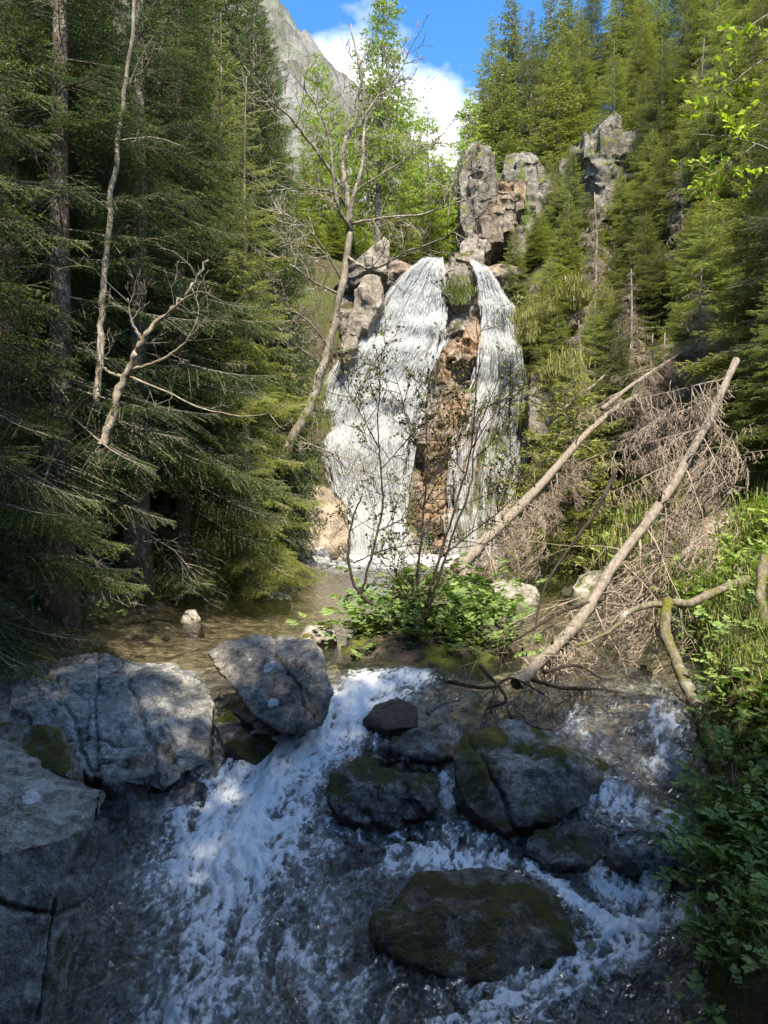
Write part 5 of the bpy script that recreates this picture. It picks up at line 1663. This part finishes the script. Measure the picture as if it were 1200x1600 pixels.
long_ = fallen("fallen_spruce", "long dead spruce trunk fallen diagonally into the stream on the right, hung with dry twigs",
       [(806, 1070, 6.5), (838, 1040, 6.72), (905, 970, 7.0), (958, 885, 7.35), (1040, 775, 7.75), (1100, 670, 8.1), (1150, 562, 8.5)], 0.057, 0.040, 'log', b2, 72, rough=0.25)
stubs(long_, [(806, 1070, 6.5), (838, 1040, 6.72), (905, 970, 7.0), (958, 885, 7.35), (1040, 775, 7.75), (1100, 670, 8.1), (1150, 562, 8.5)], 0.057, 0.04, 22, 301)
b1 = []
for k in range(34):
    f = 0.06 + 0.52 * (k + rb_.random()) / 34
    b1.append((f, rb_.uniform(-160, 160), rb_.uniform(-75, -40), rb_.uniform(0.7, 1.5) * (1 if f < 0.75 else 0.9), 1))
sawn_ = fallen("fallen_spruce", "sawn dead spruce leaning from the pool up the right slope, fringed with pinkish dry twigs",
       [(712, 888, 13.2), (770, 832, 13.9), (840, 763, 14.8), (905, 690, 15.6), (960, 640, 16.2), (1050, 590, 16.9)], 0.112, 0.042, 'log', b1, 73, cut=True)
stubs(sawn_, [(712, 888, 13.2), (770, 832, 13.9), (840, 763, 14.8), (905, 690, 15.6), (960, 640, 16.2), (1050, 590, 16.9)], 0.11, 0.042, 22, 302)
b3 = [(0.2 + 0.75 * k / 9, 180 + 40 * (k % 3 - 1), -20 - 12 * (k % 4), 1.1, k % 2) for k in range(9)]
fallen("fallen_spruce", "thin bare dead trunk slanting behind the low spruce on the right", [(940, 640, 14.2), (990, 600, 14.5), (1060, 555, 14.8), (1120, 520, 15)], 0.045, 0.02, 'log', b3, 74)
fallen("fallen_spruce", "grey dead pole lying across the ledges right of the waterfall", [(855, 665, 21), (890, 630, 21.5), (930, 600, 22), (960, 570, 22.4)], 0.06, 0.03, 'log', [(0.5, 120, 20, 0.9, 0), (0.8, 40, 10, 0.9, 0)], 75)
fallen("stump", "short mossy stump end under the sawn log behind the islet", [(728, 930, 12.6), (727, 905, 12.6), (718, 885, 12.6)], 0.13, 0.11, 'log', [], 76)
# lichen-covered stick standing in the shallows, the crooked branch it props, and the forked root at the right edge
fallen("dead_branch", "crooked mossy stick with grey lichen slanting down to the right bank", [(1043, 938, 6.7), (1040, 985, 6.5), (1058, 1035, 6.2), (1082, 1090, 5.85), (1108, 1150, 5.55), (1135, 1225, 5.2), (1150, 1290, 4.9)], 0.046, 0.050, 'lichen_stick', [], 77, rough=0.3)
fallen("dead_branch", "long dark crooked branch reaching in from the right over the golden shallows", [(1230, 870, 7.6), (1190, 900, 7.4), (1140, 915, 7.2), (1080, 942, 7.0), (1040, 942, 6.9), (985, 955, 6.8), (955, 985, 6.7), (900, 1010, 6.6)], 0.056, 0.012, 'lichen_stick',
       [(0.6, -140, -30, 0.6, 0), (0.7, 170, -20, 0.6, 0), (0.8, -120, -60, 0.5, 1), (0.85, 150, -50, 0.5, 1), (0.5, -60, -70, 0.5, 1), (0.9, 180, 20, 0.5, 0)], 78, rough=0.3, mat_twig='twig_grey')
fallen("dead_branch", "forked pale root curling at the right edge above the bank", [(1195, 870, 6.4), (1188, 930, 6.2), (1200, 990, 6.0), (1188, 1030, 5.9), (1150, 1055, 5.8), (1118, 1062, 5.7)], 0.042, 0.010, 'lichen_stick', [(0.7, -80, -50, 0.35, 0)], 79, rough=0.3)
fallen("dead_branch", "dark twiggy bough arching over the stream above the islet's right side", [(960, 740, 7.4), (930, 800, 7.3), (880, 870, 7.2), (850, 920, 7.1), (835, 985, 7.0)], 0.022, 0.006, 'twig_dark', [(0.5, 180, -30, 0.5, 0), (0.7, 150, -50, 0.5, 0)], 80, mat_twig='twig_dark')
fallen("dead_branch", "long dark bough leaving the fallen trunk towards the islet", [(945, 935, 7.15), (880, 955, 7.0), (830, 985, 6.9), (790, 1010, 6.8)], 0.02, 0.006, 'twig_dark', [(0.4, 180, -10, 0.5, 0), (0.7, 200, 20, 0.5, 0)], 81, mat_twig='twig_dark')
for k, (pth, lb) in enumerate([
    ([(830, 1062, 6.2), (880, 1075, 6.1), (940, 1078, 6.1), (1005, 1088, 6.0)], "straight dark branch lying on the riffle under the fallen trunk"),
    ([(668, 1115, 5.9), (690, 1100, 6.0), (720, 1094, 6.0)], "bare tan twig lying on the water below the islet"),
    ([(700, 1065, 6.6), (760, 1075, 6.4), (800, 1060, 6.5), (850, 1085, 6.2)], "dark tangled branch in the flotsam below the islet"),
    ([(750, 1040, 6.9), (790, 1090, 6.3), (760, 1108, 6.1)], "bent branch caught in the flotsam"),
    ([(850, 1050, 6.5), (900, 1040, 6.6), (940, 1060, 6.3)], "short fork of driftwood beside the fallen trunk"),
]):
    fallen("driftwood", lb, pth, 0.018, 0.007, 'twig_dark' if k != 1 else 'log', [(0.3, 30 + 70 * k, -5, 0.5, 0), (0.6, 150 + 50 * k, 5, 0.5, 0), (0.8, 250 + 30 * k, 10, 0.4, 0), (0.5, 200 + 20 * k, -20, 0.5, 1)] if k != 1 else [], 82 + k, mat_twig='twig_dark', sides=7)

# standing dead spruces with dry twigs on the right slope
def dead_spruce_mesh(seed, h, spread):
    r = np.random.default_rng(seed)
    n = 10
    path = np.stack([0.04 * r.normal(size=n), 0.04 * r.normal(size=n), np.linspace(0, h, n)], -1)
    v, t, q = tube(path, np.linspace(h * 0.014, 0.01, n), 8, 0.12, seed)
    tm = mesh_from("dead_spruce_trunk", v, [t, q], MAT['log'])
    g = Geo()
    z = 0.12 * h
    while z < h * 0.97:
        for j in range(5):
            L = (spread * (1 - z / h) ** 0.7 + 0.15) * r.uniform(0.6, 1.2)
            tp, s = pick(CURT, L, r)
            place(g, tp, np.array([0, 0, z + r.uniform(-.1, .1)]), r.uniform(0, 6.28), math.radians(r.uniform(-35, 5)), r.uniform(-.4, .4), s, 0, 0)
        z += 0.34
    return h, tm, g.build("dead_spruce_boughs", [MAT['twig_dead']], smooth=False)


SPRUCE['dead'] = dead_spruce_mesh(91, 6, 1.4)
for px, Y, top, lb in [(1165, 13.5, 330, "dry twiggy dead spruce at the right edge above the fallen trunk"), (1095, 14.5, 420, "dead grey-pink spruce behind the fallen trunk's upper end"), (1020, 16.5, 520, "dead spruce tangled behind the sawn leaning trunk"),
                       (1225, 11.5, 430, "dead twiggy spruce leaning in at the right picture edge"), (880, 24, 560, "small dead spruce on the ledges beside the waterfall"), (1000, 30, 190, "dry spruce among the green ones below the ridge"), (930, 26, 300, "dry brown spruce below the dark crag"), (1065, 23, 250, "tall dry spruce in the upper middle of the right slope"), (905, 21.5, 500, "dry spruce behind the low sunlit spruce"), (1100, 28, 60, "bare grey spruce high on the right slope"), (985, 19, 420, "dry twiggy spruce above the sawn leaning trunk"), (1180, 24, 60, "bare spruce near the top right of the slope"), (1040, 14.8, 520, "dry thicket spruce just left of the fallen trunk"), (850, 39, 130, "grey dry spruce on the ridge above the bluff"), (1130, 18.5, 330, "dry brownish spruce in the middle of the right slope")]:
    t = tree('dead', px, Y, top, lb, "standing dead spruces on the right slope", wide=1.1)
    t.name = "dead_spruce"

t = tree('small', 630, 8.9, 862, "dark little spruce standing on the islet between the saplings", RN, wide=0.55)

# ------------------------------------------------------------------ herbs, grass, moss
def leaflet(r, lobes=3):
    """A lobed, toothed leaflet of unit length along +X as a fan over its midrib."""
    n = 9
    xs = np.linspace(0, 1, n)
    w = 0.30 * np.sin(np.pi * np.clip(xs, 0, 1) ** 0.75) ** 0.9
    tooth = np.array([0, -0.03, 0.09, -0.08, 0.10, -0.07, 0.07, -0.03, 0])
    z = -0.12 * xs ** 2
    mid = np.stack([xs, 0 * xs, z], -1)
    v, t = [mid], []
    for s in (1, -1):
        e = np.stack([xs + 0.06 * tooth / 0.05, s * np.maximum(w + tooth * (w > 0.05), 0), z + 0.10 * w], -1)
        o = n if s == 1 else 2 * n
        v.append(e)
        for i in range(n - 1):
            a, b, c, d = i, i + 1, o + i + 1, o + i
            t += [[a, b, c], [a, c, d]] if s == 1 else [[a, c, b], [a, d, c]]
    return np.concatenate(v), np.array(t)


def herb_leaf_mesh(seed, size, name="herb_leaf", parts=5):
    """A compound leaf: stalk along +X, then leaflets in threes."""
    r = np.random.default_rng(seed)
    g = Geo()
    v, t = leaflet(r)
    spots = [(1.0, 0, 0.46), (0.90, 50, 0.40), (0.90, -50, 0.40), (0.62, 62, 0.34), (0.62, -62, 0.34), (0.42, 66, 0.26), (0.42, -66, 0.26)][:parts]
    for x0, an, s in spots:
        a = math.radians(an + r.uniform(-9, 9))
        ca, sa = math.cos(a), math.sin(a)
        q = v * s * r.uniform(0.85, 1.15)
        q = np.stack([q[:, 0] * ca - q[:, 1] * sa, q[:, 0] * sa + q[:, 1] * ca, q[:, 2] + r.uniform(-.1, .1) * q[:, 0]], -1)
        g.put((q + [x0, 0, 0.10 - 0.25 * (x0 - 0.6) ** 2]) * size, t, None, np.clip(0.5 + r.uniform(-0.3, 0.3) + 0.3 * (q[:, 0] / s - 0.5), 0, 1))
    st = np.array([[0, 0, -0.25], [0.35, 0, 0.02], [0.65, 0, 0.10], [1.0, 0, 0.08]]) * size
    tv, tt, tq = tube(st, 0.010 * size ** 0.5 * 0.6, 4)
    g.put(tv, tt, tq, 0.8)
    return g


HERB = [herb_leaf_mesh(100 + k, 1.0, parts=7 if k % 2 else 5) for k in range(5)]
HERB_ME = [h.build("herb_leaf", MAT['leaf']) for h in HERB]
HERB_DATA = [h.arrays() for h in HERB]


def herb(label, x, y, z, n, size, spread, seed, group, face=None, tilt=(15, 65)):
    """One plant: a rosette of compound leaves, each leaf an object of its own."""
    r = np.random.default_rng(seed)
    t = thing("herb_plant", label, "plant", (x, y, z), group)
    for k in range(n):
        o = add("leaf", HERB_ME[r.integers(5)], t)
        yaw = r.uniform(0, 6.28) if face is None else face + r.normal(0, 1.0)
        a = math.radians(r.uniform(*tilt))
        o.location = (r.normal(0, spread), r.normal(0, spread), abs(r.normal(0, spread * 0.6)))
        o.rotation_euler = (r.uniform(-.4, .4), -a * 0.6, yaw)
        s = size * r.uniform(0.6, 1.3)
        o.scale = (s, s, s)
    return t


GB = "leafy herbs on the right bank"
HB = 0.17
spots = [(1.95, 4.75, -1.98, "bright herb crowning the top of the right bank beside the crooked stick"), (1.78, 4.45, -2.05, "leafy herb spilling over the stream edge of the right bank"), (2.10, 4.45, -1.95, "herb at the right picture edge behind the bank's leading tuft"),
         (1.72, 4.15, -2.12, "herb in the middle of the leafy right bank"), (2.0, 4.1, -2.02, "broad-leaved herb at the right edge half way down the bank"), (1.66, 3.85, -2.25, "herb hanging down the mossy face of the right bank"), (1.92, 3.8, -2.15, "herb low at the right edge under the broad-leaved one"),
         (1.80, 3.5, -2.42, "separate toothed herb in the bottom right corner"), (2.35, 4.85, -1.85, "herb behind the bank top at the right edge")]
for k, (x, y, z, lb) in enumerate(spots):
    herb(lb, x + HB, y, z + 0.05, 60 if k != 7 else 20, 0.145, 0.13, 200 + k, GB, face=-2.2)
spots = [(2.55, 5.45, -1.50, "drooping herb on the upper right bank beside the crooked stick"), (2.75, 5.8, -1.35, "herb under the forked root on the upper right bank"), (2.9, 5.3, -1.35, "herb at the right edge of the upper bank"), (2.62, 5.1, -1.65, "lower herb on the upper right bank above the dead grass")]
for k, (x, y, z, lb) in enumerate(spots):
    herb(lb, x, y, z, 48, 0.15, 0.15, 220 + k, GB, face=-2.2)
GI = "herbs of the leafy islet"
isl = [(560, 985, 8.2, "herb at the left end of the islet"), (600, 1000, 8.0, "herb at the islet's front left over the dark roots"), (610, 960, 8.5, "herb behind the saplings' foot on the islet"), (660, 935, 8.7, "bright topmost herb in the middle of the islet"),
       (715, 925, 8.6, "feathery herb on the islet's right crest"), (760, 950, 8.4, "herb on the right shoulder of the islet"), (785, 970, 8.2, "herb at the right tip of the islet"), (730, 1005, 7.7, "large-leaved pale herb at the islet's front right"), (690, 985, 7.9, "herb at the islet's front centre"), (640, 925, 8.6, "herb at the rear of the islet below the little spruce"), (745, 915, 8.6, "tall herb tuft on the islet's rear right"), (580, 965, 8.3, "herb at the islet's rear left"), (770, 1010, 7.7, "herb touching the water at the islet's right front")]
for k, (px, py, Y, lb) in enumerate(isl):
    q = P(px, py, Y)
    herb(lb, q[0], q[1], q[2] - 0.08, 54, 0.17, 0.22, 240 + k, GI)
# the islet itself
m_isl = rock_mat("islet_earth", (0.018, 0.013, 0.009), (0.05, 0.037, 0.025), (0.10, 0.08, 0.055), moss=0.55, lichen=0.0, moss_lo=(0.03, 0.04, 0.008), moss_hi=(0.17, 0.19, 0.025))
add("islet", rock_mesh("islet", [pix_hull([(530, 1010, 8.0), (560, 970, 8.3), (640, 945, 8.6), (730, 940, 8.7), (790, 965, 8.4), (812, 1010, 7.9), (760, 1038, 7.3), (690, 1048, 7.15), (600, 1040, 7.3), (545, 1030, 7.5), (680, 985, 7.7), (600, 995, 7.8), (750, 990, 7.8)], 0.2, 0.5)], m_isl, 0.025, rough=0.08, freq=2, smooth=4, seed=131), kind='structure')


def scatter_leaves(name, label, pts, size, seed, mat, n_each=5, kind_label='plants'):
    """Undergrowth nobody could count: small leaves joined into one object."""
    r = np.random.default_rng(seed)
    g = Geo()
    for p in pts:
        for k in range(n_each):
            tp = HERB_DATA[r.integers(5)]
            place(g, tp, p + r.normal(size=3) * np.array([0.1, 0.1, 0.04]), r.uniform(0, 6.28), r.uniform(0.0, 0.9), r.uniform(-.3, .3), size * r.uniform(0.6, 1.3), r.uniform(-.2, .2))
    return add(name, g.build(name, MAT[mat], smooth=False), kind='stuff', label=label, category=kind_label)


def ground_pts(n, fx, fy, seed):
    r = np.random.default_rng(seed)
    y = r.uniform(*fy, n)
    x = fx(y, r.random(n))
    return np.stack([x, y, terrain(x, y)], -1)


scatter_leaves("undergrowth", "low shaded herbs along the left edge of the pool", ground_pts(150, lambda y, u: xl(y) - 0.05 - 1.3 * u ** 1.5, (8.5, 15), 141), 0.13, 142, 'leaf', 3)
scatter_leaves("undergrowth", "bright green herbs behind the golden shallows on the right bank", ground_pts(260, lambda y, u: xr(y) + 0.02 + 1.3 * u, (7.6, 10.2), 143), 0.13, 144, 'herb_light', 4)
scatter_leaves("undergrowth", "leafy herbs along the upper right bank beside the crooked stick", ground_pts(150, lambda y, u: xr(y) + 0.0 + 1.0 * u, (4.8, 7.6), 149), 0.11, 150, 'leaf', 4)
scatter_leaves("undergrowth", "leafy ground plants on the lower right slope", ground_pts(120, lambda y, u: xr(y) + 0.1 + 2.2 * u, (10, 22), 145), 0.20, 146, 'leaf', 2)


ip_ = np.array([P(rng.uniform(555, 795), rng.uniform(930, 1032), rng.uniform(7.5, 8.5)) for _ in range(200)])
scatter_leaves("undergrowth", "small ferny leaves filling the islet between its herbs", ip_, 0.12, 147, 'leaf', 4)
fc_ = []
for _ in range(230):
    y = rng.uniform(3.1, 5.2)
    fc_.append([xr(y) + rng.uniform(-0.02, 0.85), y, 0])
fc_ = np.array(fc_)
fc_[:, 2] = terrain(fc_[:, 0], fc_[:, 1]) + rng.uniform(-0.02, 0.12, len(fc_))
scatter_leaves("undergrowth", "low small-leaved plants clothing the face of the right bank", fc_, 0.085, 148, 'leaf', 3)


def grass(label, pts, n, ln, seed, wid=0.006, tint=(0, 1), lean=0.5):
    r = np.random.default_rng(seed)
    i = r.integers(len(pts), size=n)
    b = pts[i] + r.normal(size=(n, 3)) * np.array([0.09, 0.09, 0.01])
    l = ln * r.uniform(0.5, 1.3, n)[:, None]
    a = r.uniform(0, 6.28, n)
    d = np.stack([np.cos(a), np.sin(a), 0 * a], -1) * lean * r.uniform(0.2, 1.2, n)[:, None]
    s = np.stack([-np.sin(a), np.cos(a), 0 * a], -1) * wid
    m1 = b + l * (d * 0.35 + [0, 0, 0.55])
    tip = b + l * (d * 1.0 + np.array([0, 0, 0.75])) - np.array([0, 0, 1.0]) * l * lean * 0.35
    g = Geo()
    tt = np.repeat(r.uniform(*tint, n), 5)
    V = np.stack([b - s, b + s, m1 + s * 0.8, m1 - s * 0.8, tip], 1).reshape(-1, 3)
    k = np.arange(n)[:, None] * 5
    g.put(V, k + [3, 2, 4], k + [0, 1, 2, 3], tt)
    return add("grass", g.build("grass", MAT['grass'], smooth=False), kind='stuff', label=label, category='grass')


grass("yellow-green grass on the bank beside the golden shallows", ground_pts(900, lambda y, u: xr(y) + 0.05 + 1.6 * u, (9, 20), 151), 7000, 0.26, 152, 0.006, (0.3, 0.95))
grass("grass blades on the right bank among the herbs", ground_pts(500, lambda y, u: xr(y) + 0.05 + 1.1 * u, (3.3, 9.5), 153), 8000, 0.19, 154, 0.0022, (0.1, 0.9), 1.0)
grass("tufts on the right-hand slope", ground_pts(2500, lambda y, u: xr(y) + 0.3 + 6 * u, (12, 26), 155), 12000, 0.3, 156, 0.009, (0.3, 1.0), 0.8)
grass("short grass on the shaded left bank", ground_pts(600, lambda y, u: xl(y) - 0.05 - 1.5 * u, (8, 15), 157), 3000, 0.2, 158, 0.004, (0.0, 0.4))
tuft = np.array([P(rng.uniform(692, 742), py_, 27.55 - (py_ - 410) * 0.011) for py_ in rng.uniform(428, 478, 400)])
tp_ = np.stack([(tuft[:, 0] / tuft[:, 1] * F + 600 - 716) / 24, (800 - tuft[:, 2] / tuft[:, 1] * F - 455) / 24], -1)
tuft = tuft[(noise(tuft * 2.3, 5) > -0.05) & ((tp_ ** 2).sum(1) < rng.uniform(0.2, 1.1, len(tuft)))]
grass("green grass tuft on the wet boulder between the two strands", tuft, 800, 0.30, 159, 0.008, (0.2, 0.9), 0.9)
tuft = np.repeat(np.array([P(*p) for p in [(880, 585, 20), (890, 580, 20), (870, 590, 20), (815, 500, 25.4), (822, 520, 25.2), (845, 490, 26), (890, 455, 26), (900, 470, 26)]]), 20, 0)
grass("straw-coloured grass hanging from the ledges right of the waterfall", tuft + rng.normal(size=tuft.shape) * 0.2, 2600, 0.5, 160, 0.008, (0.6, 1.0), 0.9)

# young leaves on boughs entering at the upper right
for k, (limbs, lb) in enumerate([
    ([([(1260, 40, 7), (1215, 20, 7), (1180, 35, 7), (1150, 55, 7)], 0.012, 0.004), ([(1230, 90, 7), (1190, 95, 7), (1150, 125, 7), (1110, 150, 7)], 0.010, 0.003)], "bough with fresh yellow-green leaves at the top right corner"),
    ([([(1270, 230, 7), (1210, 235, 7), (1150, 215, 7), (1085, 210, 7)], 0.012, 0.003), ([(1180, 225, 7), (1150, 250, 7), (1110, 275, 7)], 0.006, 0.003)], "lower bough with fresh yellow-green leaves at the right edge")]):
    t = bare_tree("leafy_bough", lb, "branch", 'twig_grey', limbs, 170 + k, twig_n=7, twig_len=0.28, twig_rad=0.0025, lv=1, buds=(0.075, 4), bud_mat='spring')

# ------------------------------------------------------------------ say which tree is which
LANDMARKS = [("the dark crag", 945, 260), ("the grey bluff", 790, 280), ("the sawn leaning trunk", 890, 690), ("the upper end of the fallen trunk", 1130, 560), ("the fresh-leaved boughs", 1130, 170), ("the thin strand", 790, 500), ("the tall larch", 600, 180),
             ("the forked leafless tree", 540, 330), ("the slender pale pole", 185, 220), ("the sunlit young spruce", 375, 300), ("the cloud", 760, 60), ("the small grey forked tree", 230, 520)]
LOOK = {'sun_a': 'bushy', 'sun_b': 'slim', 'far_a': 'pointed', 'far_b': 'thin', 'far_c': 'dark', 'mid_a': 'bare-footed', 'mid_b': 'dense', 'near_a': 'broad', 'near_b': 'tall'}
KIND_OF = {v[2].name: k for k, v in SPRUCE.items()}
NTH = ["", "second ", "third ", "fourth ", "fifth ", "sixth ", "seventh ", "eighth ", "ninth ", "tenth "]
pool_ = {}
for o in list(COL.objects):
    if o.get('group') in (RM, RR, UV, LB) and o.get('category') == 'tree':
        kind = next((KIND_OF.get(c.data.name) for c in o.children if c.name.startswith('crown')), None)
        if kind is None or (o.get('group') == RM and 'crag' in o['label'] or 'bluff' in o['label'] or 'strand' in o['label']):
            continue
        h = SPRUCE[kind][0] * o.scale.z
        px, top = 600 + F * o.location.x / o.location.y, 800 - F * (o.location.z + h) / o.location.y
        mid = 0.5 * (max(top, 0) + min(800 - F * o.location.z / o.location.y, 900))
        nm, lx, ly = min(LANDMARKS, key=lambda l: (l[1] - px) ** 2 + (l[2] - mid) ** 2)
        dx, dy = px - lx, mid - ly
        rel = ("right of" if dx > 0 else "left of") if abs(dx) > 0.7 * abs(dy) else ("below" if dy > 0 else "above")
        where = {UV: "up the valley, ", RR: "on the ridge, ", RM: "on the slope, ", LB: "deep in the forest, "}[o['group']]
        pool_.setdefault((LOOK[kind], where, rel, nm), []).append((top, o))
for (look, where, rel, nm), lst in pool_.items():
    lst.sort(key=lambda e: e[0])
    for k, (_, o) in enumerate(lst):
        if len(lst) == 1:
            o['label'] = f"{look} spruce {where}{rel} {nm}"
        else:
            o['label'] = f"{NTH[min(k, 9)]}highest {look} spruce {where}{rel} {nm}"
